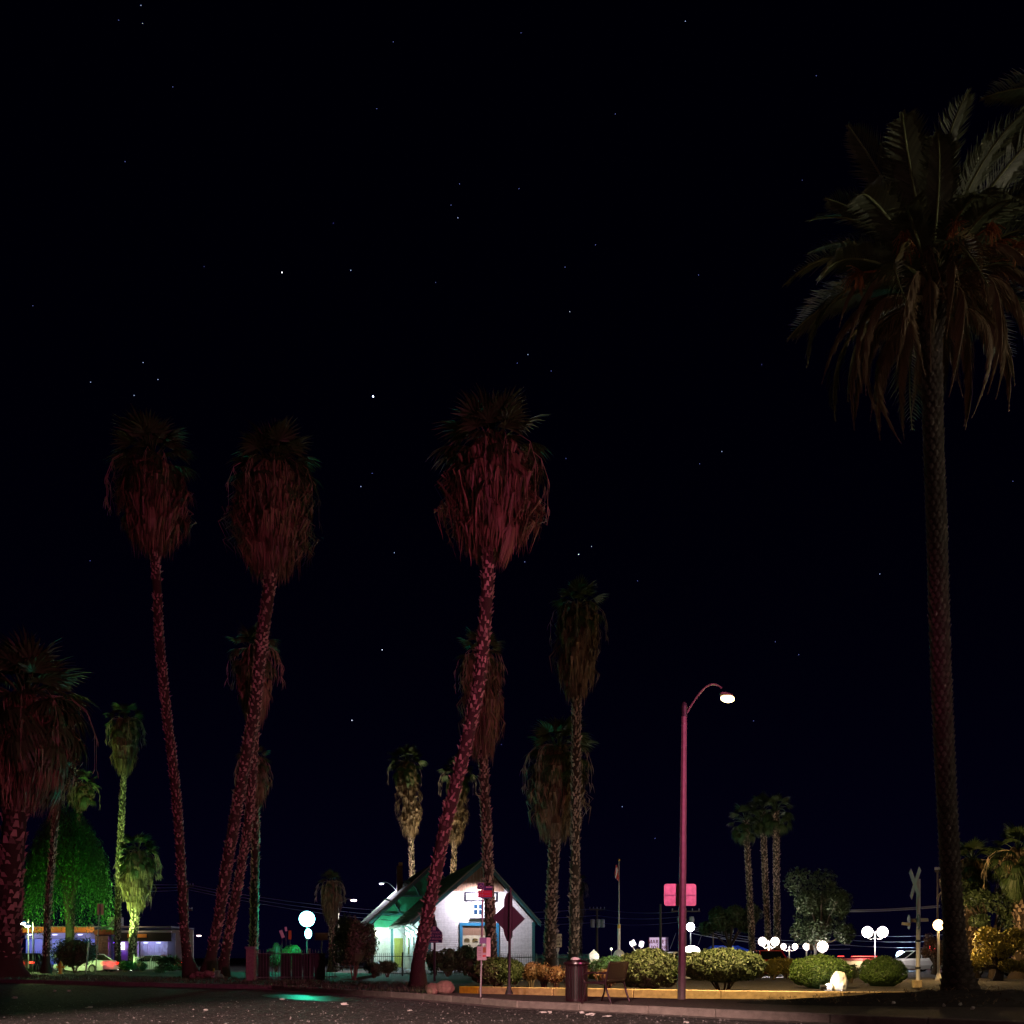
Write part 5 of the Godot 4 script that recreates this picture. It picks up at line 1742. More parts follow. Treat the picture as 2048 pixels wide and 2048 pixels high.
func lamps() -> void:
	# lamp post by the bench
	var base := G(1363, 23.2, 0.15)
	var head := P(1453.5, 1394, 25.2) - base
	cobra_lamp("tall pinkish street lamp post with curved arm next to the bench", "", base, P(1369, 1432, 23.2).y - 0.15, head, 0.095, mats.polepaint, Color(1.0, 0.83, 0.55), 330.0, Vector3(5.6, 0, -30.0), 44.0, 0.06, 0.6)
	var lp := get_child(get_child_count() - 1)
	# aluminium sign clamped to that post, seen from its back
	var sp := P(1362, 1789, 23.2)
	var s := thing("sign_back", "bare metal back of a rectangular sign clamped to the street lamp post", "sign", Vector3(sp.x, sp.y, sp.z - 0.12), deg_to_rad(4))
	sign_panel(s, "panel", mats.alu, Vector3.ZERO, 0.74, 0.5, 0.006, 0.0, 0.05)
	for x in [-0.2, 0.2]:
		var bb := MB.new()
		bb.box(Vector3(x, -0.01, 0.02), Vector3(0.3, 0.02, 0.03), Basis.IDENTITY, 0.004)
		put(bb, "bracket", mats.galv, s)
	# street lamps behind the depot
	base = G(676, 84.0)
	cobra_lamp("street lamp with pale pole lit against the dark bush beside the depot", "street lamps round the depot", base, P(676, 1812, 84.0).y, P(706, 1800, 84.0) - base, 0.12, mats.galv, Color(1.0, 0.9, 0.85), 40.0, G(706, 84.0), 75.0)
	base = G(793, 118.0)
	cobra_lamp("street lamp whose arm reaches out past the brick chimney", "street lamps round the depot", base, P(793, 1782, 118.0).y, P(764, 1767, 118.0) - base, 0.14, mats.galv, Color(0.95, 0.92, 1.0), 130.0, G(764, 118.0), 88.0, 0.0, 0.15)
	base = G(380, 118.0)
	cobra_lamp("small far street lamp glimpsed between the palm trunks", "street lamps round the depot", base, P(380, 1876, 118.0).y, P(397, 1871, 118.0) - base, 0.1, mats.galv, Color(1.0, 0.85, 0.8), 6.0, G(397, 118.0), 70.0)
	# street lamp behind the camera that lights the near road
	cobra_lamp("street lamp on the near side of the road", "", Vector3(-6, 0, 4.0), 8.0, Vector3(1.6, 8.6, -1.6), 0.1, mats.polepaint, Color(1.0, 0.8, 0.76), 1150.0, Vector3(-3.2, 0, -8.4), 25.0, 0.0, 0.3)
	omni(get_child(get_child_count() - 1), Vector3(1.7, 8.3, -1.7), Color(1.0, 0.7, 0.7), 16.0, 0.12)
	# unseen pole sign, added to light the date palm crown
	var ps := thing("added_pole_sign", "tall white lit sign added out of view to light the date palm", "sign", Vector3(27, 0, -8))
	var pb := MB.new()
	pb.tube([Vector3.ZERO, Vector3(0, 12.2, 0)], [0.2, 0.16], 12)
	put(pb, "post", mats.galv, ps)
	pb = MB.new()
	pb.box(Vector3(0, 13.6, 0), Vector3(0.5, 2.8, 3.6), Basis.IDENTITY, 0.05)
	put(pb, "sign_box", mats.darkpaint, ps)
	pb = MB.new()
	pb.box(Vector3(-0.27, 13.6, 0), Vector3(0.03, 2.6, 3.4), Basis.IDENTITY, 0.005)
	put(pb, "sign_face", glow("addedsign", Color(1.0, 0.93, 0.82), 3.0), ps)
	omni(ps, Vector3(-0.9, 13.6, 0), Color(1.0, 0.93, 0.82), 65.0, 0.5)
	# teal lamp
	var tl := P(614, 1838, 66.0)
	var root := thing("globe_lamp", "blazing teal white post lamp behind the iron gate", "street lamp", Vector3(tl.x, 0, tl.z))
	var b := MB.new()
	b.lathe([Vector2(0.14, 0), Vector2(0.14, 0.15), Vector2(0.06, 0.35), Vector2(0.05, tl.y - 0.45), Vector2(0.09, tl.y - 0.4)], Vector3.ZERO, 12)
	put(b, "post", mats.iron, root)
	b = MB.new()
	b.ball(Vector3.ZERO, Vector3(0.5, 0.5, 0.5), 24, 14)
	put(b, "lamp_globe", glow("tealglobe", Color(0.55, 1.0, 0.95), 16.0), root, Vector3(0, tl.y, 0))
	b = MB.new()
	b.ball(Vector3.ZERO, Vector3(0.22, 0.32, 0.22), 14, 8)
	put(b, "lamp_reflection", glow("tealglobe", Color(0.55, 1.0, 0.95), 16.0), root, Vector3(0.1, tl.y - 0.95, 0.1))  # glowing body put in for the reflection below the teal globe
	omni(root, Vector3(0.0, tl.y - 0.2, 0.75), Color(0.12, 1.0, 0.8), 40.0, 0.15)
	# lamps lighting the weeping tree
	for q in [[46, 1846, 66.0], [55, 1851, 65.0]]:
		var p := P(q[0], q[1], q[2])
		var r2 := thing("hanging_lamp", "small blue white shaded lamp on a bracket under the weeping tree", "street lamp", Vector3(p.x, 0, p.z), 0.0, "shaded lamps under the weeping tree")
		b = MB.new()
		b.tube([Vector3(0.35, 0, 0), Vector3(0.35, p.y + 0.25, 0), Vector3(0.0, p.y + 0.3, 0), Vector3(0, p.y + 0.1, 0)], [0.035, 0.03, 0.025, 0.02], 6)
		put(b, "post", mats.galv, r2)
		b = MB.new()
		b.lathe([Vector2(0.02, 0.16), Vector2(0.1, 0.13), Vector2(0.2, 0.02), Vector2(0.21, 0.0)], Vector3(0, p.y, 0), 14)
		put(b, "lamp_shade", mats.blueroof, r2)
		b = MB.new()
		b.ball(Vector3.ZERO, Vector3(0.16, 0.09, 0.16), 12, 6)
		put(b, "lamp_bulb", glow("shadebulb", Color(0.9, 0.97, 1.0), 12.0), r2, Vector3(0, p.y - 0.02, 0))
		omni(r2, Vector3(0, p.y - 0.15, 0.12), Color(0.85, 1.0, 0.6), 22.0, 0.1)
	# unseen uplights, added to brighten the palms and the weeping tree
	for q in [["short straw skirted palm", 262, 71.5, 270, 1700, 77.0, Color(0.8, 1.0, 0.55), 85.0, 34.0], ["slender green lit palm", 236, 75.5, 247, 1530, 80.0, Color(0.75, 1.0, 0.5), 330.0, 20.0], ["weeping tree", 118, 66.0, 112, 1740, 72.0, Color(0.55, 1.0, 0.3), 60.0, 46.0], ["palm above the depot wing", 835, 123.5, 818, 1600, 128.0, Color(1.0, 0.93, 0.8), 800.0, 22.0], ["palm behind the depot ridge", 903, 123.5, 912, 1600, 128.0, Color(1.0, 0.9, 0.7), 650.0, 22.0]]:
		var r4 := thing("added_uplight", "small unseen uplight added on the ground to light the " + q[0], "flood light", G(q[1], q[2]), 0.0, "added uplights")
		b = MB.new()
		b.lathe([Vector2(0.12, 0), Vector2(0.12, 0.16), Vector2(0.1, 0.2)], Vector3.ZERO, 12)
		put(b, "housing", mats.darkpaint, r4)
		b = MB.new()
		b.lathe([Vector2(0.1, 0.19), Vector2(0.05, 0.21), Vector2(0.001, 0.215)], Vector3.ZERO, 12)
		put(b, "lamp_lens", glow("uplens", Color(1, 1, 0.9), 5.0), r4)
		spot(r4, Vector3(0, 0.26, 0), P(q[3], q[4], q[5]) - G(q[1], q[2]), q[6], q[7], q[8], 0.6, 0.08)
	# globe lamps of the plaza
	var g := "white globe lamps of the plaza"
	var c := Color(1.0, 0.92, 0.86)
	globe_lamp("twin globe lamp in front of the three plaza palms", g, 1537.5, 1883, 61.0, 0.75, 0.25, 9.0, c, 9.0)
	globe_lamp("smaller twin globe lamp over the yellow lit shrubs", g, 1578.5, 1893, 84.0, 0.95, 0.23, 5.0, c, 9.0)
	globe_lamp("lantern lamp beside the small notice board", g, 1613, 1893, 70.0, 0.0, 0.23, 5.0, c, 9.0)
	globe_lamp("large single globe lamp next to a white post", g, 1645, 1893, 62.0, 0.0, 0.33, 2.5, c, 9.0)
	globe_lamp("tallest twin globe lamp against the open night sky", g, 1750, 1864, 76.0, 1.12, 0.4, 10.0, Color(1, 0.93, 0.9), 9.0)
	globe_lamp("warm lantern lamp half hidden by the date palm trunk", g, 1877, 1850, 43.0, 0.0, 0.22, 34.0, Color(1.0, 0.8, 0.5), 9.0)
	# white post by the large globe
	b = MB.new()
	var wp := P(1631, 1880, 64.0)
	b.tube([Vector3.ZERO, Vector3(0, wp.y, 0)], [0.1], 10)
	tag(put(b, "white_post", mats.whitepaint, self, Vector3(wp.x, 0, wp.z)), "plain white painted post standing beside the large globe lamp", "post")
	# blue white flood on a short post
	var fl := P(1802, 1911, 88.0)
	root = thing("flood_light", "blue white flood light glaring above the low green dome", "flood light", Vector3(fl.x, 0, fl.z))
	b = MB.new()
	b.tube([Vector3.ZERO, Vector3(0, fl.y, 0)], [0.05], 8)
	put(b, "post", mats.galv, root)
	b = MB.new()
	b.ball(Vector3.ZERO, Vector3(0.42, 0.42, 0.2), 16, 8)
	put(b, "flood_lamp", glow("bluestar", Color(0.8, 0.9, 1.0), 12.0), root, Vector3(0, fl.y, 0))
	omni(root, Vector3(0, fl.y, 0.35), Color(0.75, 0.87, 1.0), 14.0, 0.1)
	# lamp on the utility pole
	var ul := P(1381, 1854, 74.0)
	root = thing("flood_light", "round white lamp on a steel post behind the street lamp", "flood light", Vector3(ul.x, 0, ul.z))
	b = MB.new()
	b.tube([Vector3.ZERO, Vector3(0, ul.y - 0.2, 0)], [0.05], 8)
	put(b, "post", mats.galv, root)
	b = MB.new()
	b.ball(Vector3.ZERO, Vector3(0.3, 0.32, 0.3), 16, 10)
	put(b, "lamp_globe", glow("polelamp", Color(0.95, 0.95, 1.0), 12.0), root, Vector3(0, ul.y, 0))
	omni(root, Vector3(0, ul.y, 0.42), Color(0.9, 0.92, 1.0), 6.0, 0.1)
	# oval lit sign
	var ov := P(1383, 1902, 58.0)
	root = thing("oval_sign", "overexposed white oval lit sign peeking above the hedge", "sign", Vector3(ov.x, 0, ov.z))
	b = MB.new()
	b.tube([Vector3.ZERO, Vector3(0, ov.y, 0)], [0.05], 8)
	put(b, "post", mats.galv, root)
	b = MB.new()
	b.ball(Vector3.ZERO, Vector3(0.48, 0.3, 0.09), 24, 10)
	put(b, "sign_face", glow("ovalface", Color(1.0, 0.98, 0.92), 10.0), root, Vector3(0, ov.y, 0))
	omni(root, Vector3(0, ov.y, 0.3), Color(1.0, 0.95, 0.85), 3.0, 0.15)
	# traffic signal out to the side, its red face turned up the street
	var ts := Vector3(11.0, 0, -6.0)
	root = thing("traffic_signal", "traffic signal post with its red lamp lit beside the near road", "traffic signal", ts)
	b = MB.new()
	b.tube([Vector3.ZERO, Vector3(0, 5.6, 0)], [0.09, 0.07], 10)
	put(b, "post", mats.galv, root)
	var dirv := Vector3(-0.5, 0.02, -0.866).normalized()
	var hb := Basis.looking_at(dirv, Vector3.UP)
	var hd := Node3D.new()
	hd.name = "signal_head"
	root.add_child(hd)
	hd.transform = Transform3D(hb, Vector3(0, 5.5, 0))
	b = MB.new()
	b.box(Vector3.ZERO, Vector3(0.36, 1.1, 0.22), Basis.IDENTITY, 0.02)
	put(b, "housing", mats.darkpaint, hd)
	for i in 3:
		b = MB.new()
		b.ball(Vector3(0, 0.35 - 0.35 * i, -0.12), Vector3(0.15, 0.15, 0.05), 16, 6)
		put(b, "signal_lens", glow("redlens", Color(1.0, 0.12, 0.2), 12.0) if i == 0 else mats.black, hd)
	spot(root, Vector3(0, 5.85, 0) + dirv * 0.25, Vector3(0, 5.85, 0) + dirv * 10.0 + Vector3(0, 0.5, 0), Color(1.0, 0.4, 0.62), 450.0, 26.0, 1.0, 0.12)
	# far traffic signal
	var fs := P(1862, 1903, 95.0)
	root = thing("traffic_signal", "far traffic signal glowing red beside the date palm trunk", "traffic signal", Vector3(fs.x, 0, fs.z))
	b = MB.new()
	b.tube([Vector3.ZERO, Vector3(0, fs.y + 0.5, 0)], [0.06], 8)
	put(b, "post", mats.galv, root)
	b = MB.new()
	b.box(Vector3(0, fs.y, 0.1), Vector3(0.5, 1.3, 0.2), Basis.IDENTITY, 0.03)
	put(b, "housing", mats.darkpaint, root)
	for i in 2:
		b = MB.new()
		b.ball(Vector3(0.08 * i, fs.y + 0.3 - 0.75 * i, 0.26), Vector3(0.28 - 0.06 * i, 0.3 - 0.1 * i, 0.08), 14, 8)
		put(b, "signal_lens", glow("farred", Color(1.0, 0.2, 0.22), 5.0), root)
	omni(root, Vector3(0, fs.y + 0.3, 0.7), Color(1, 0.12, 0.12), 3.0, 0.1)

func signs() -> void:
	# bus stop
	var d := 24.6
	var base := G(961, d, 0.147)
	var root := thing("bus_stop_sign", "bus stop post with red route panel and small schedule boards", "sign", base)
	var L := func(px: float, py: float) -> Vector3: return P(px, py, d) - base
	var b := MB.new()
	b.tube([Vector3.ZERO, L.call(966, 1768)], [0.024], 8)
	put(b, "post", mats.galv, root)
	var k := d / F
	var o := Vector3(0, 0, 0.04)
	sign_panel(root, "route_badge", mats.signpink, L.call(962, 1772.5) + o, 12.6 * k, 13.4 * k, 0.006, 0, 0.02)
	sign_panel(root, "route_badge_face", mats.navy, L.call(962, 1772.5) + o + Vector3(0, 0, 0.006), 11 * k, 11.8 * k, 0.006, 0, 0.018)
	b = MB.new()
	for i in 8:
		var a := TAU * i / 8.0
		b.ball(L.call(962, 1773) + o + Vector3(cos(a) * 0.032, sin(a) * 0.036, 0.012), Vector3(0.011, 0.013, 0.003), 8, 4)
	put(b, "badge_flower", mats.signpink, root)
	sign_panel(root, "stop_name_panel", mats.navy, L.call(976.5, 1777) + o, 17 * k, 9 * k, 0.006, 0, 0.008)
	sign_panel(root, "stop_name_bar", mats.signpink, L.call(978, 1774.6) + o + Vector3(0, 0, 0.006), 12 * k, 2.4 * k, 0.004, 0, 0.006)
	sign_panel(root, "route_panel", mats.signred, L.call(970, 1788) + o, 28.5 * k, 14 * k, 0.006, 0, 0.008)
	sign_panel(root, "route_panel_edge", mats.blue, L.call(970, 1795.6) + o, 27 * k, 2.0 * k, 0.006, 0, 0.004)
	for i in 2:
		text("117", 0.062, mats.signpink, root, L.call(961.2, 1784.2 + 7.2 * i) + o + Vector3(0, 0, 0.01), 0.0, "route_number", 0.004)
		sign_panel(root, "route_bar", mats.signpurple, L.call(975, 1784.5 + 6.8 * i) + o + Vector3(0, 0, 0.006), 14 * k, 0.8 * k, 0.003, 0, 0.002)
	sign_panel(root, "notice_plate", mats.signpurple, L.call(966, 1881) + o, 14 * k, 12.5 * k, 0.006, 0, 0.008)
	sign_panel(root, "schedule_board", mats.signpink, L.call(963.7, 1906.5) + o, 18.6 * k, 27.5 * k, 0.01, 0, 0.01)
	sign_panel(root, "schedule_patch", mats.rust, L.call(969, 1900) + o + Vector3(0, 0, 0.008), 6 * k, 11 * k, 0.004, 0, 0.005)
	sign_panel(root, "schedule_patch", mats.signred, L.call(968.5, 1912) + o + Vector3(0, 0, 0.008), 6.5 * k, 4 * k, 0.004, 0, 0.005)
	for i in 6:
		sign_panel(root, "schedule_line", mats.signgrey, L.call(959.5, 1898 + 3.2 * i) + o + Vector3(0, 0, 0.008), 6 * k, 0.6 * k, 0.003, 0, 0.002)
	sign_panel(root, "side_panel", mats.signwhite, L.call(976.8, 1894) + Vector3(0, 0, 0.0), 10 * k, 38 * k, 0.01, deg_to_rad(38), 0.01)
	# back of a diamond warning sign
	d = 26.6
	base = G(1018, d, 0.147)
	root = thing("warning_sign", "back of a diamond road sign on a post with flared foot", "sign", base)
	var L2 := func(px: float, py: float) -> Vector3: return P(px, py, d) - base
	b = MB.new()
	b.tube([Vector3(0, 0.05, 0), L2.call(1021, 1775)], [0.042, 0.03], 10)
	put(b, "post", mats.signgrey, root)
	b = MB.new()
	b.lathe([Vector2(0.11, 0.0), Vector2(0.105, 0.03), Vector2(0.065, 0.12), Vector2(0.05, 0.2), Vector2(0.04, 0.22)], Vector3.ZERO, 14)
	put(b, "foot", mats.signgrey, root)
	var c: Vector3 = L2.call(1017.5, 1836)
	b = MB.new()
	b.prism([Vector2(0.425, -0.02), Vector2(0.02, 0.4), Vector2(-0.02, 0.4), Vector2(-0.425, 0.02), Vector2(-0.02, -0.42), Vector2(0.02, -0.42)], -0.06, -0.053)
	put(b, "diamond_panel", mats.signgrey, root, c)
	b = MB.new()
	b.prism([Vector2(-0.06, 0.64), Vector2(0.03, 0.68), Vector2(0.1, 0.6), Vector2(0.1, -0.48), Vector2(0.03, -0.62), Vector2(-0.05, -0.6), Vector2(-0.11, -0.44), Vector2(-0.14, -0.3), Vector2(-0.12, 0.5)], -0.05, -0.04)
	put(b, "oblong_panel", mats.black, root, c)
	for y in [-0.3, 0.0, 0.35]:
		b = MB.new()
		b.box(c + Vector3(0.035, y, 0.0), Vector3(0.09, 0.03, 0.09), Basis.IDENTITY, 0.006)
		put(b, "clamp", mats.signgrey, root)
	# depot direction sign
	d = 45.0
	base = G(869, d, 0.14)
	root = thing("depot_sign", "blue house shaped sign pointing to the historic depot and museum", "sign", base)
	var L3 := func(px: float, py: float) -> Vector3: return P(px, py, d) - base
	b = MB.new()
	b.box(L3.call(869, 1915) + Vector3(0, -0.1, -0.06), Vector3(0.1, 1.9, 0.06), Basis.IDENTITY, 0.01)
	put(b, "post", mats.black, root)
	var ms: Vector3 = L3.call(868.5, 1870)
	k = d / F
	var house := [Vector2(-16 * k, -16 * k), Vector2(16 * k, -16 * k), Vector2(16 * k, 5 * k), Vector2(4 * k, 19 * k), Vector2(-4 * k, 19 * k), Vector2(-16 * k, 5 * k)]
	b = MB.new()
	b.prism(house, -0.015, 0.015)
	put(b, "border", mats.signpink, root, ms)
	var inner: Array = []
	for p in house: inner.append(p * 0.95)
	b = MB.new()
	b.prism(inner, 0.0, 0.02)
	put(b, "board", mats.navy, root, ms)
	text("HISTORIC", 0.088, mats.signpink, root, ms + Vector3(0, 5.0 * k, 0.022), 0, "lettering", 0.004)
	text("HEMET DEPOT", 0.088, mats.signpink, root, ms + Vector3(0, -1.4 * k, 0.022), 0, "lettering", 0.004)
	text("AND MUSEUM", 0.088, mats.signpink, root, ms + Vector3(0, -7.6 * k, 0.022), 0, "lettering", 0.004)
	b = MB.new()
	b.prism([Vector2(-0.2, -0.012), Vector2(0.12, -0.012), Vector2(0.12, -0.04), Vector2(0.2, 0), Vector2(0.12, 0.04), Vector2(0.12, 0.012), Vector2(-0.2, 0.012)], 0.0, 0.004)
	put(b, "arrow", mats.signpink, root, ms + Vector3(0, -12.8 * k, 0.022))
	b = MB.new()
	b.prism([Vector2(-0.07, -0.12), Vector2(0.07, -0.12), Vector2(0.07, 0.04), Vector2(0, 0.12), Vector2(-0.07, 0.04)], 0.0, 0.004)
	put(b, "badge", mats.signpink, root, ms + Vector3(0, 14.5 * k, 0.022))
	b = MB.new()
	b.lathe([Vector2(0.11, 0), Vector2(0.12, 0.06), Vector2(0.1, 0.22), Vector2(0.05, 0.3), Vector2(0.035, 0.42), Vector2(0.03, 0.52), Vector2(0.0, 0.55)], ms + Vector3(0, 17 * k, -0.02), 12)
	put(b, "finial", mats.black, root)
	# truck route
	d = 62.0
	base = G(1115.5, d, 0.0)
	root = thing("truck_route_sign", "pale truck route sign with arrows above a small white plate", "sign", base)
	k = d / F
	var L4 := func(px: float, py: float) -> Vector3: return P(px, py, d) - base
	b = MB.new()
	b.tube([Vector3.ZERO, L4.call(1115.5, 1866)], [0.035], 8)
	put(b, "post", mats.galv, root)
	sign_panel(root, "panel", mats.signcream, L4.call(1115.3, 1881) + Vector3(0, 0, 0.05), 16.6 * k, 26.5 * k, 0.01, 0, 0.03)
	text("TRUCK", 0.15, mats.black, root, L4.call(1115.3, 1874.5) + Vector3(0, 0, 0.06), 0, "lettering", 0.006)
	text("ROUTE", 0.15, mats.black, root, L4.call(1115.3, 1881.8) + Vector3(0, 0, 0.06), 0, "lettering", 0.006)
	b = MB.new()
	b.prism([Vector2(-0.17, 0), Vector2(-0.09, 0.07), Vector2(-0.09, 0.02), Vector2(0.09, 0.02), Vector2(0.09, 0.07), Vector2(0.17, 0), Vector2(0.09, -0.07), Vector2(0.09, -0.02), Vector2(-0.09, -0.02), Vector2(-0.09, -0.07)], 0.0, 0.006)
	put(b, "arrow", mats.black, root, L4.call(1115.3, 1888.5) + Vector3(0, 0, 0.06))
	b = MB.new()
	b.prism([Vector2(-0.1, 0.12), Vector2(0.1, 0.12), Vector2(0.09, -0.02), Vector2(0.05, -0.14), Vector2(-0.05, -0.14), Vector2(-0.09, -0.02)], 0.0, 0.008)
	put(b, "shield_plate", mats.signwhite, root, L4.call(1115.3, 1900) + Vector3(0, 0, 0.05))
	b = MB.new()
	b.lathe([Vector2(0.001, 0.0), Vector2(0.09, 0.0), Vector2(0.09, 0.02), Vector2(0.001, 0.02)], L4.call(1115.5, 1862) + Vector3(0, 0, 0.04), 14, Basis(Vector3.RIGHT, PI * 0.5))
	put(b, "round_plate", mats.signpink, root)
	# slim sign by the green palms
	d = 61.0
	base = G(191, d, 0.14)
	root = thing("parking_sign", "slim pale sign on a thin pink lit leaning post", "sign", base)
	var L5 := func(px: float, py: float) -> Vector3: return P(px, py, d) - base
	b = MB.new()
	b.tube([Vector3.ZERO, L5.call(200, 1808)], [0.035], 8)
	put(b, "post", mats.polepaint, root)
	for s in [-1.0, 1.0]:
		sign_panel(root, "panel", mats.signcream, L5.call(200.3 + s * 3.7, 1818.5) + Vector3(0, 0, -0.04), 5.4 * d / F, 23 * d / F, 0.01, 0, 0.02)
	# leaning bare post
	base = G(171, 60.0, 0.14)
	root = thing("leaning_post", "grey bare post leaning in front of the black bush", "post", base)
	b = MB.new()
	b.tube([Vector3.ZERO, P(178, 1885, 60.0) - base], [0.05], 6)
	put(b, "shaft", mats.galv, root)
	b = MB.new()
	b.tube([P(178, 1885, 60.0) - base, P(180, 1874, 60.0) - base], [0.045, 0.03], 6)
	put(b, "tip", mats.teal, root)
	# railway crossing
	d = 32.0
	base = G(1836, d, 0.15)
	root = thing("railway_crossing_signal", "railway crossing mast with crossbuck seen edge on and hooded lights", "crossing signal", base)
	var L6 := func(px: float, py: float) -> Vector3: return P(px, py, d) - base
	var top: Vector3 = L6.call(1837, 1758)
	b = MB.new()
	b.tube([Vector3.ZERO, top], [0.062], 12)
	put(b, "mast", mats.signwhite, root)
	var cb := Basis(Vector3.UP, deg_to_rad(89))
	for s in [-1.0, 1.0]:
		b = MB.new()
		b.box(Vector3.ZERO, Vector3(0.2, 1.15, 0.025), Basis.IDENTITY, 0.004)
		putm(b.mesh(), "crossbuck_blade", mats.signwhite, root, Transform3D(cb * Basis(Vector3(0, 0, 1), s * deg_to_rad(42)), L6.call(1828, 1767) + Vector3(0, 0, 0.08 + 0.03 * s)))
	for s in [-1.0, 1.0]:
		var hb := Basis(Vector3.UP, deg_to_rad(82))
		b = MB.new()
		b.lathe([Vector2(0.001, 0.0), Vector2(0.24, 0.0), Vector2(0.24, 0.015), Vector2(0.001, 0.02)], Vector3.ZERO, 20, Basis(Vector3.RIGHT, PI * 0.5))
		var disc := putm(b.mesh(), "signal_disc", mats.darkpaint, root, Transform3D(hb, L6.call(1827 + 3 * s, 1844) + Vector3(0, 0, 0.25 * s)))
		b = MB.new()
		for j in 10:
			var a0 := PI * j / 10.0
			var a1 := PI * (j + 1) / 10.0
			b.quad(Vector3(cos(a0) * 0.12, sin(a0) * 0.12, 0), Vector3(cos(a1) * 0.12, sin(a1) * 0.12, 0), Vector3(cos(a1) * 0.11, sin(a1) * 0.11, 0.28), Vector3(cos(a0) * 0.11, sin(a0) * 0.11, 0.28))
		put(b, "hood", mats.signcream, disc)
	b = MB.new()
	b.tube([L6.call(1830, 1838), L6.call(1842, 1837)], [0.03], 6)
	put(b, "crossarm", mats.galv, root)
	b = MB.new()
	b.box(L6.call(1812, 1848), Vector3(0.26, 0.09, 0.06), Basis(Vector3(0, 0, 1), -0.1), 0.01)
	put(b, "hood_visor", mats.signcream, root)
	for y in [1884.0, 1938.0]:
		b = MB.new()
		b.lathe([Vector2(0.075, 0), Vector2(0.085, 0.02), Vector2(0.085, 0.05), Vector2(0.075, 0.07)], L6.call(1836, y), 12)
		put(b, "collar", mats.darkpaint, root)
	b = MB.new()
	b.box(Vector3(-0.05, 0.12, 0.05), Vector3(0.26, 0.24, 0.2), Basis.IDENTITY, 0.02)
	put(b, "base_box", mats.creamkerb, root)

func fences() -> void:
	var g := "dark iron picket fences"
	fence("black iron picket fence between massive palm and black bush", G(22, 62.0, 0.1), G(92, 62.0, 0.1), 1.35, 0.13, mats.iron, g)
	fence("black iron picket fence between short palm and doubled palms", G(268, 72.0, 0.05), G(352, 72.0, 0.05), 1.15, 0.13, mats.iron, g)
	fence("tall iron gate fence standing beside the pink pillar", G(512, 43.2, 0.1), G(674, 45.2, 0.05), 1.3, 0.13, mats.iron, g)
	fence("iron platform fence below the lit depot windows", G(738, 62.0, 0.0), G(862, 60.0, 0.0), 1.3, 0.14, mats.iron, g)
	fence("iron fence in front of the clapboard depot wall", G(862, 64.0, 0.0), G(1072, 64.0, 0.0), 1.25, 0.14, mats.iron, g)
	fence("iron fence running from depot corner past the truck route sign", G(1072, 63.5, 0.0), G(1180, 58.0, 0.0), 1.25, 0.14, mats.iron, g)
	var b := MB.new()
	var root := thing("gate_pillar", "square pink plastered gate pillar beside the iron gate", "pillar", G(502, 43.0, 0.1))
	b.box(Vector3(0, 0.68, 0), Vector3(0.36, 1.36, 0.36), Basis.IDENTITY, 0.02)
	put(b, "shaft", mats.plaster, root)
	b = MB.new()
	b.box(Vector3(0, 1.41, 0), Vector3(0.44, 0.1, 0.44), Basis.IDENTITY, 0.02)
	put(b, "cap", mats.galv, root)
	# solid sheets behind the gate, one gap lets the lamp through
	root = thing("screen_fence", "dark solid panel screen behind the iron gate fence", "fence", G(516, 44.6, 0.05))
	for i in 7:
		if i == 1 or i == 6: continue
		b = MB.new()
		b.box(Vector3(0.24 + 0.49 * i, 0.62, 0), Vector3(0.47, 1.2, 0.03), Basis.IDENTITY, 0.006)
		put(b, "panel", mats.black, root)
	# two light panels hung above the fence
	for q in [[564, 1868, 1.45, mats.signwhite, 5.0, 16.0], [580, 1870, -0.1, mats.orange, 4.5, 18.0], [572, 1858, 0.6, mats.signwhite, 3.5, 9.0]]:
		var at := P(q[0], q[1], 46.0)
		var r2 := thing("stake_sign", "small pale panel on a thin stake over the gate fence" if q[3] != mats.orange else "small orange panel on a thin stake over the gate fence", "sign", Vector3(at.x, 0, at.z), 0.0, "panels above the gate fence")
		b = MB.new()
		b.tube([Vector3.ZERO, Vector3(0, at.y, 0)], [0.012], 5)
		put(b, "stake", mats.iron, r2)
		b = MB.new()
		b.box(Vector3(0, at.y, 0.02), Vector3(q[4] * 46.0 / F * 1.3, q[5] * 46.0 / F, 0.02), Basis(Vector3(0, 0, 1), 0.25 * q[2]), 0.006)
		put(b, "panel", q[3], r2)
	# brown board and small post sign on the gate
	var at2 := P(643, 1873, 46.5)
	var r3 := thing("brown_board", "dim brown board on a post behind the gate fence", "sign", Vector3(at2.x, 0, at2.z))
	b = MB.new()
	b.tube([Vector3.ZERO, Vector3(0, at2.y, 0)], [0.03], 6)
	put(b, "post", mats.iron, r3)
	b = MB.new()
	b.box(Vector3(0, at2.y, 0.04), Vector3(0.6, 0.34, 0.02), Basis.IDENTITY, 0.006)
	put(b, "board", mats.brownboard, r3)

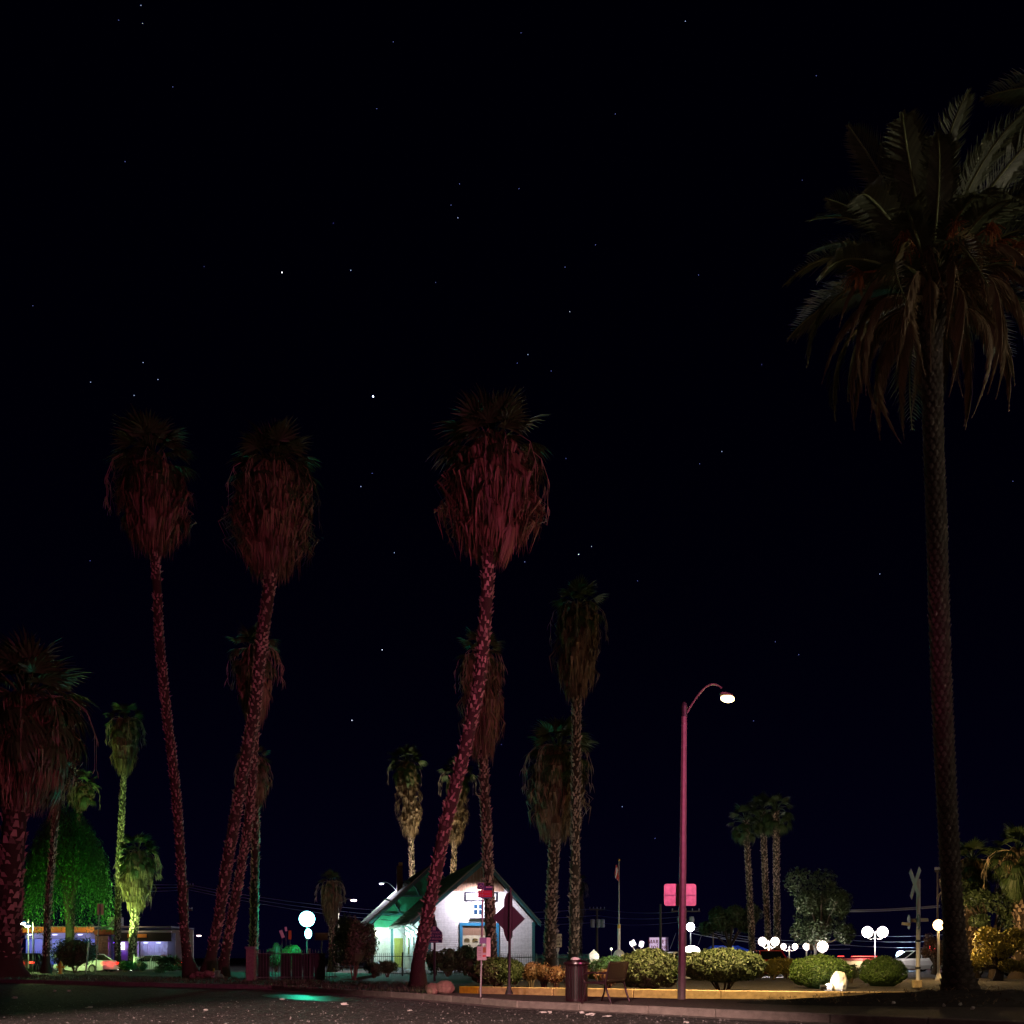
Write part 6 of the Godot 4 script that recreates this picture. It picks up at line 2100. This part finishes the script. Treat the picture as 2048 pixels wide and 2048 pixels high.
func cars() -> void:
	var g := "cars parked behind the fences"
	var a := car("parked_car", "white car with lit red tail light showing past the black bush", G(172, 70.0), deg_to_rad(158), mats.carwhite, 0.9, true, false, g)
	car("parked_car", "dark car with red lights behind the iron fence by the massive palm", G(62, 74.0), deg_to_rad(100), mats.cardark, 0.95, true, false, g)
	car("parked_car", "white car glowing behind pickets beside the short green palm", G(300, 78.0), deg_to_rad(175), mats.carwhite, 0.85, true, false, g)
	car("parked_car", "white van behind the railway crossing mast", G(1824, 78.0), deg_to_rad(190), mats.carwhite, 1.1, false, false, g)
	car("parked_car", "white car seen low beside the street lamp foot", G(1372, 44.0), deg_to_rad(30), mats.carwhite, 0.9, true, false, g)
	car("parked_car", "silver car seen through the stems under the mushroom hedge", G(1430, 56.0), deg_to_rad(185), mats.carsilver, 0.95, false, true, g)
	car("parked_car", "dark red car parked behind the mushroom hedge", G(1493, 60.0), deg_to_rad(12), mats.carred, 0.95, true, false, g)
	car("parked_car", "red car standing under the twin globe lamp", G(1532, 54.0), deg_to_rad(89), mats.carred, 1.0, false, true, g)
	car("parked_car", "silver car low beyond the date palm roots", G(1985, 60.0), deg_to_rad(5), mats.carsilver, 0.9, false, true, g)

func poles_and_wires() -> void:
	var a := utility_pole("utility pole with transformers beyond the truck route sign", 1194, 98.0, 1814, [[0.25, 1.5], [1.5, 1.2]], 0.14)
	for x in [-0.45, 0.1, 0.5]:
		transformer(a, Vector3(x, P(0, 1847, 98.0).y, 0.25))
	var c := utility_pole("utility pole with long crossarm hidden behind the street lamp", 1371, 92.0, 1816, [[0.3, 2.6], [1.2, 1.6]], 0.14)
	for x in [-0.5, 0.5]:
		transformer(c, Vector3(x, P(0, 1842, 92.0).y, 0.25))
	utility_pole("thin utility pole glimpsed beside the tall slim palm", 375, 98.0, 1766, [[0.3, 1.2], [2.6, 1.0]], 0.12)
	utility_pole("bare dark utility pole standing before the market sign", 1321, 84.0, 1808, [], 0.13)
	utility_pole("thin dark pole above the lantern lamp", 1875, 62.0, 1736, [[0.2, 0.4]], 0.07)
	utility_pole("pale steel pole left of the blue roofed shop", 1426, 86.0, 1862, [], 0.1)
	var w := "thin power line crossing the night sky between utility poles"
	for i in 3:
		wire("one of three thin power lines ending at the thin utility pole", P(180 + 30 * i, 1762 + 9 * i, 98.0), P(375, 1769 + 5 * i, 98.0), 0.15)
		wire("one of three long power lines behind the depot roofs", P(375, 1769 + 5 * i, 98.0), P(1194, 1817 + 14 * i, 98.0), 1.4)
		wire("one of three power lines between the transformer poles", P(1194, 1817 + 14 * i, 98.0), P(1371, 1822 + 10 * i, 92.0), 0.3)
	for i in 3:
		wire("one of three power lines behind the leafy plaza trees", P(1371, 1850 + 3 * i, 92.0), P(1700, 1880 + 9 * i, 92.0), 0.6)
		wire("one of three low power lines behind the tallest twin globe lamp", P(1690, 1870 + 10 * i, 92.0), P(2048, 1852 + 14 * i, 80.0), 0.4)
	for i in 2:
		wire("thick bundled cable strung across above the twin globe lamp", P(1660, 1820 + 3 * i, 70.0), P(1880, 1811 + 3 * i, 66.0), 0.1, 0.035)
	wire("bright guy wire sloping from the round white lamp", P(1381, 1866, 76.0), P(1510, 1884, 76.0), 0.1, 0.03)
	for q in [[1410, 1852, 1396, 1890], [1352, 1866, 1340, 1898]]:
		wire("steep guy wire beside the long crossarm utility pole", P(q[0], q[1], 92.0), P(q[2], q[3], 92.0), 0.0)

func small_things() -> void:
	# fire hydrant
	var root := thing("fire_hydrant", "yellow fire hydrant in front of the black rounded bush", "hydrant", G(121, 60.0, 0.14))
	var b := MB.new()
	b.lathe([Vector2(0.15, 0), Vector2(0.15, 0.05), Vector2(0.11, 0.07), Vector2(0.11, 0.5), Vector2(0.14, 0.52), Vector2(0.14, 0.56), Vector2(0.1, 0.6), Vector2(0.05, 0.72), Vector2(0.0, 0.78)], Vector3.ZERO, 14)
	put(b, "barrel", mats.hydrantyellow, root)
	for s in [-1.0, 1.0]:
		b = MB.new()
		b.lathe([Vector2(0.06, 0), Vector2(0.06, 0.1), Vector2(0.075, 0.1), Vector2(0.07, 0.15), Vector2(0.0, 0.16)], Vector3(s * 0.09, 0.4, 0), 10, Basis(Vector3(0, 0, 1), -s * PI * 0.5))
		put(b, "outlet", mats.hydrantyellow, root)
	# boulders
	boulder("large pinkish boulder near the yellow painted kerb end", G(890, 27.6, 0.13), Vector3(0.26, 0.2, 0.22))
	boulder("small brown boulder at the foot of the curving palm", G(864, 26.9, 0.13), Vector3(0.15, 0.11, 0.14))
	boulder("dim low boulder behind the pinkish one", G(866, 28.6, 0.13), Vector3(0.22, 0.15, 0.2))
	# cloth heap between the palm feet
	b = MB.new()
	for i in 7:
		b.ball(Vector3(rng.randf_range(-0.5, 0.5), 0.1 + rng.randf_range(0, 0.14), rng.randf_range(-0.1, 0.1)), Vector3(rng.randf_range(0.14, 0.26), rng.randf_range(0.08, 0.18), 0.18), 12, 8, 0.13, rng)
	tag(put(b, "cloth_heap", mats.pinkcloth, self, G(402, 47.0, 0.14)), "crumpled dull pink cloth heap lying between the palm feet", "cloth")
	litter("white plastic bag slumped against the doubled palm foot", "", G(436, 47.2, 0.14), Vector3(0.24, 0.2, 0.15), mats.plastic)
	litter("yellow crumpled packet above the white bag", "", P(428, 1944, 47.3), Vector3(0.07, 0.1, 0.06), mats.yellowplastic)
	litter("pale blue scrap beside the doubled palm foot", "", G(450, 46.8, 0.14), Vector3(0.12, 0.05, 0.1), mats.plastic)
	var ps := "pale paper scrap lying in the gutter or on the road"
	for q in [[809, 1996], [1086, 2026], [1100, 2027], [1182, 2031], [1215, 2034], [1372, 2046], [565, 2000], [690, 2010], [110, 1983], [138, 1983], [180, 2016], [412, 2022], [30, 1997], [820, 2022], [1165, 2027]]:
		var dd: float = EYE * F / (q[1] - HY)
		litter(ps, "paper scraps on the road", G(q[0], dd, 0.004), Vector3(rng.randf_range(0.03, 0.09), rng.randf_range(0.012, 0.03), rng.randf_range(0.02, 0.05)), mats.paper)
	for q in [[1787, 2006], [1921, 2009], [1945, 2017], [1888, 2011]]:
		var dd: float = 0.85 * F / (q[1] - HY)
		litter("small pale scrap lying on the dirt mound", "scraps on the dirt mound", G(q[0], dd, 0.24), Vector3(0.03, 0.025, 0.03), mats.paper)
	# yellow caution board by the depot door
	root = thing("caution_board", "small yellow folding floor board before the depot door", "sign", G(971, 55.0, 0.0))
	for s in [-1.0, 1.0]:
		b = MB.new()
		b.box(Vector3(0, 0.32, s * 0.1), Vector3(0.3, 0.66, 0.02), Basis(Vector3.RIGHT, -s * 0.28), 0.008)
		put(b, "leaf_panel", mats.yellowplastic, root)
	# flag pole with hanging flag
	var d := 52.0
	root = thing("flag_pole", "white flag pole with a limp striped flag above the grassy dome", "flag pole", G(1238, d))
	var y1 := P(1238, 1722, d).y
	b = MB.new()
	b.tube([Vector3(0, 0, 0), Vector3(0, y1, 0)], [0.05, 0.025], 10)
	put(b, "pole", mats.galv, root)
	b = MB.new()
	b.tube([Vector3(0, 1.1, 0), Vector3(0, P(0, 1857, d).y, 0)], [0.075], 12)
	put(b, "white_sleeve", mats.whitepaint, root)
	b = MB.new()
	b.tube([Vector3(0, P(0, 1857, d).y, 0), Vector3(0, P(0, 1849, d).y, 0)], [0.078], 12)
	put(b, "yellow_band", mats.hydrantyellow, root)
	b = MB.new()
	b.ball(Vector3(0, P(0, 1913, d).y, 0), Vector3(0.3, 0.36, 0.3), 20, 12)
	put(b, "floodlight_glow", mats.whitepaint, root)  # white dome put in for the floodlight glow on the ground
	b = MB.new()
	b.ball(Vector3(0, y1 + 0.05, 0), Vector3(0.06, 0.06, 0.06), 10, 6)
	put(b, "finial", mats.hydrantyellow, root)
	for i in 5:
		b = MB.new()
		var q: Array = []
		for j in 7:
			var t := j / 6.0
			q.append(Vector3(-0.06 - 0.025 * i - 0.03 * sin(t * 5.0 + i), P(0, 1738, d).y - t * 0.62 + 0.05 * i, 0.05 * sin(i * 2.1 + t * 3.0)))
		b.tube(q, [0.03, 0.04, 0.045, 0.045, 0.04, 0.04, 0.02], 6)
		put(b, "flag_stripe", mats.flagred if i % 2 == 0 else mats.signwhite, root)
	# twin flood lights for the flag
	root = thing("flood_light", "pale twin flood light boxes on a forked post above the hedge", "flood light", G(1275, 44.0))
	var fy := P(0, 1889, 44.0).y
	b = MB.new()
	b.tube([Vector3.ZERO, Vector3(0, fy - 0.28, 0)], [0.04], 8)
	b.tube([Vector3(-0.2, fy - 0.1, 0), Vector3(-0.12, fy - 0.26, 0), Vector3(0.12, fy - 0.26, 0), Vector3(0.16, fy - 0.12, 0)], [0.02], 6)
	put(b, "post", mats.whitepaint, root)
	for q in [[-0.19, 0.06, 0.5], [0.17, 0.02, -0.25]]:
		b = MB.new()
		b.box(Vector3.ZERO, Vector3(0.2, 0.26, 0.14), Basis(Vector3(0, 0, 1), q[2]), 0.02)
		put(b, "lamp_box", mats.whitepaint, root, Vector3(q[0], fy + q[1], 0))
	b = MB.new()
	b.box(Vector3(-0.28, fy + 0.0, 0.0), Vector3(0.03, 0.16, 0.12), Basis(Vector3(0, 0, 1), 0.5), 0.005)
	put(b, "lamp_glass", glow("floodglass", Color(1, 0.97, 1.0), 8.0), root)
	spot(root, Vector3(-0.4, fy - 0.02, 0.1), Vector3(-1.0, fy - 0.25, -5.0), Color(1, 0.98, 0.95), 9.0, 60.0, 0.8, 0.08)
	omni(root, Vector3(0.1, fy + 0.05, 0.5), Color(1, 0.96, 1.0), 1.2, 0.05)
	# capped monument post
	root = thing("monument_post", "white post with pyramid cap between fence and grassy dome", "post", G(1187.5, 49.0))
	b = MB.new()
	b.box(Vector3(0, 0.5, 0), Vector3(0.4, 1.0, 0.4), Basis.IDENTITY, 0.02)
	put(b, "shaft", mats.signcream, root)
	b = MB.new()
	b.box(Vector3(0, 1.14, 0), Vector3(0.48, 0.28, 0.48), Basis.IDENTITY, 0.02)
	put(b, "cap_block", mats.whitepaint, root)
	b = MB.new()
	var e := [Vector3(-0.2, 1.28, 0.2), Vector3(0.2, 1.28, 0.2), Vector3(0.2, 1.28, -0.2), Vector3(-0.2, 1.28, -0.2)]
	for i in 4:
		b.tout(e[i], e[(i + 1) % 4], Vector3(0, 1.5, 0), Vector3(0, 1.2, 0))
	put(b, "pyramid_cap", mats.whitepaint, root)
	omni(root, Vector3(0.75, 1.5, 0.9), Color(1.0, 0.97, 0.85), 3.0, 0.05)  # small stake lamp, added to light the grassy dome
	b = MB.new()
	b.ball(Vector3(0.75, 1.5, 0.9), Vector3(0.05, 0.05, 0.05), 8, 5)
	put(b, "added_spot_lamp", glow("smallspot", Color(1, 0.97, 0.85), 6.0), root)
	b = MB.new()
	b.tube([Vector3(0.75, 0, 0.9), Vector3(0.75, 1.46, 0.9)], [0.015], 5)
	put(b, "added_lamp_stake", mats.iron, root)
	# white ground light cluster
	root = thing("ground_light", "blazing white ground light on a white painted rock by the dome hedge", "flood light", G(1678, 29.4, 0.15))
	b = MB.new()
	b.ball(Vector3(0, 0.22, 0), Vector3(0.24, 0.34, 0.2), 14, 9, 0.08, rng)
	put(b, "painted_rock", mats.whitepaint, root)
	b = MB.new()
	b.ball(Vector3(-0.32, 0.08, 0.1), Vector3(0.15, 0.14, 0.13), 10, 6, 0.1, rng)
	put(b, "small_rock", mats.whitepaint, root)
	b = MB.new()
	b.box(Vector3(-0.55, 0.1, 0.35), Vector3(0.2, 0.14, 0.1), Basis(Vector3.RIGHT, 0.4), 0.02)
	put(b, "lamp_housing", mats.darkpaint, root)
	b = MB.new()
	b.box(Vector3(-0.53, 0.12, 0.29), Vector3(0.17, 0.11, 0.01), Basis(Vector3.RIGHT, 0.4))
	put(b, "lamp_glass", glow("groundglass", Color(1, 0.98, 1), 8.0), root)
	spot(root, Vector3(-0.5, 0.2, 0.33), Vector3(-0.05, 0.25, 0.0), Color(1, 0.97, 1.0), 0.9, 60.0, 0.6, 0.05)
	# notice board by the globe
	root = thing("notice_board", "small brown notice board on a post beside the large globe lamp", "sign", G(1622, 66.0))
	var ny := P(0, 1893, 66.0).y
	b = MB.new()
	b.tube([Vector3.ZERO, Vector3(0, ny, 0)], [0.03], 6)
	put(b, "post", mats.iron, root)
	b = MB.new()
	b.box(Vector3(0, ny, 0.05), Vector3(0.3, 0.46, 0.03), Basis.IDENTITY, 0.008)
	put(b, "board", mats.brownboard, root)
	# white wall by the monument
	b = MB.new()
	b.box(Vector3(0, 0.5, 0), Vector3(0.7, 1.0, 0.15), Basis(Vector3(0, 0, 1), 0.0), 0.02)
	tag(put(b, "low_wall", mats.whitepaint, self, G(1208, 53.0)), "low white wall stub behind the grassy dome", "wall")

func stars() -> void:
	var sky := Node3D.new()
	sky.name = "sky"
	sky.set_meta("kind", "structure")
	add_child(sky)
	var st := [[266, 10, 1], [224, 38, 0], [269, 44, 1], [326, 164, 0], [236, 305, 0], [711, 205, 0], [742, 79, 0], [983, 62, 0], [1293, 40, 1], [1540, 143, 0], [1161, 215, 0], [867, 347, 0], [979, 356, 0], [851, 387, 0], [864, 411, 1], [532, 514, 3], [662, 510, 1], [1124, 462, 0], [1066, 504, 0], [1318, 519, 0], [62, 577, 0], [1075, 588, 1], [996, 669, 1], [976, 685, 0], [270, 684, 1], [298, 716, 1], [171, 721, 1], [253, 746, 1], [704, 748, 4], [1437, 688, 0], [1040, 700, 0], [1362, 852, 1], [1068, 865, 0], [1320, 875, 0], [702, 893, 0], [681, 918, 1], [170, 1058, 0], [744, 1043, 1], [1116, 1031, 1], [1092, 1046, 2], [990, 1060, 1], [1203, 1096, 0], [1660, 1083, 1], [721, 1226, 2], [664, 1359, 2], [1463, 1211, 0], [1507, 1235, 0], [946, 1405, 0], [1174, 1522, 1], [1422, 1360, 0], [1236, 1582, 0], [1911, 908, 0], [1514, 340, 0], [385, 503, 0], [822, 533, 0], [629, 421, 0]]
	var bm := MB.new()
	bm.ball(Vector3.ZERO, Vector3.ONE, 8, 5)
	var ms := bm.mesh()
	var gm := [glow("star0", Color(0.55, 0.6, 1.0), 0.9), glow("star1", Color(0.7, 0.78, 1.0), 1.6), glow("star2", Color(0.85, 0.9, 1.0), 3.0), glow("star3", Color(1, 1, 1), 5.0), glow("star4", Color(0.85, 0.9, 1.0), 8.0)]
	for q in st:
		var p := P(q[0] * 1.06, q[1] * 1.06, 4000.0)
		var r: float = [1.0, 1.2, 1.5, 2.0, 2.9][q[2]]
		putm(ms, "star", gm[q[2]], sky, Transform3D(Basis.IDENTITY.scaled(Vector3(r, r, r)), p))
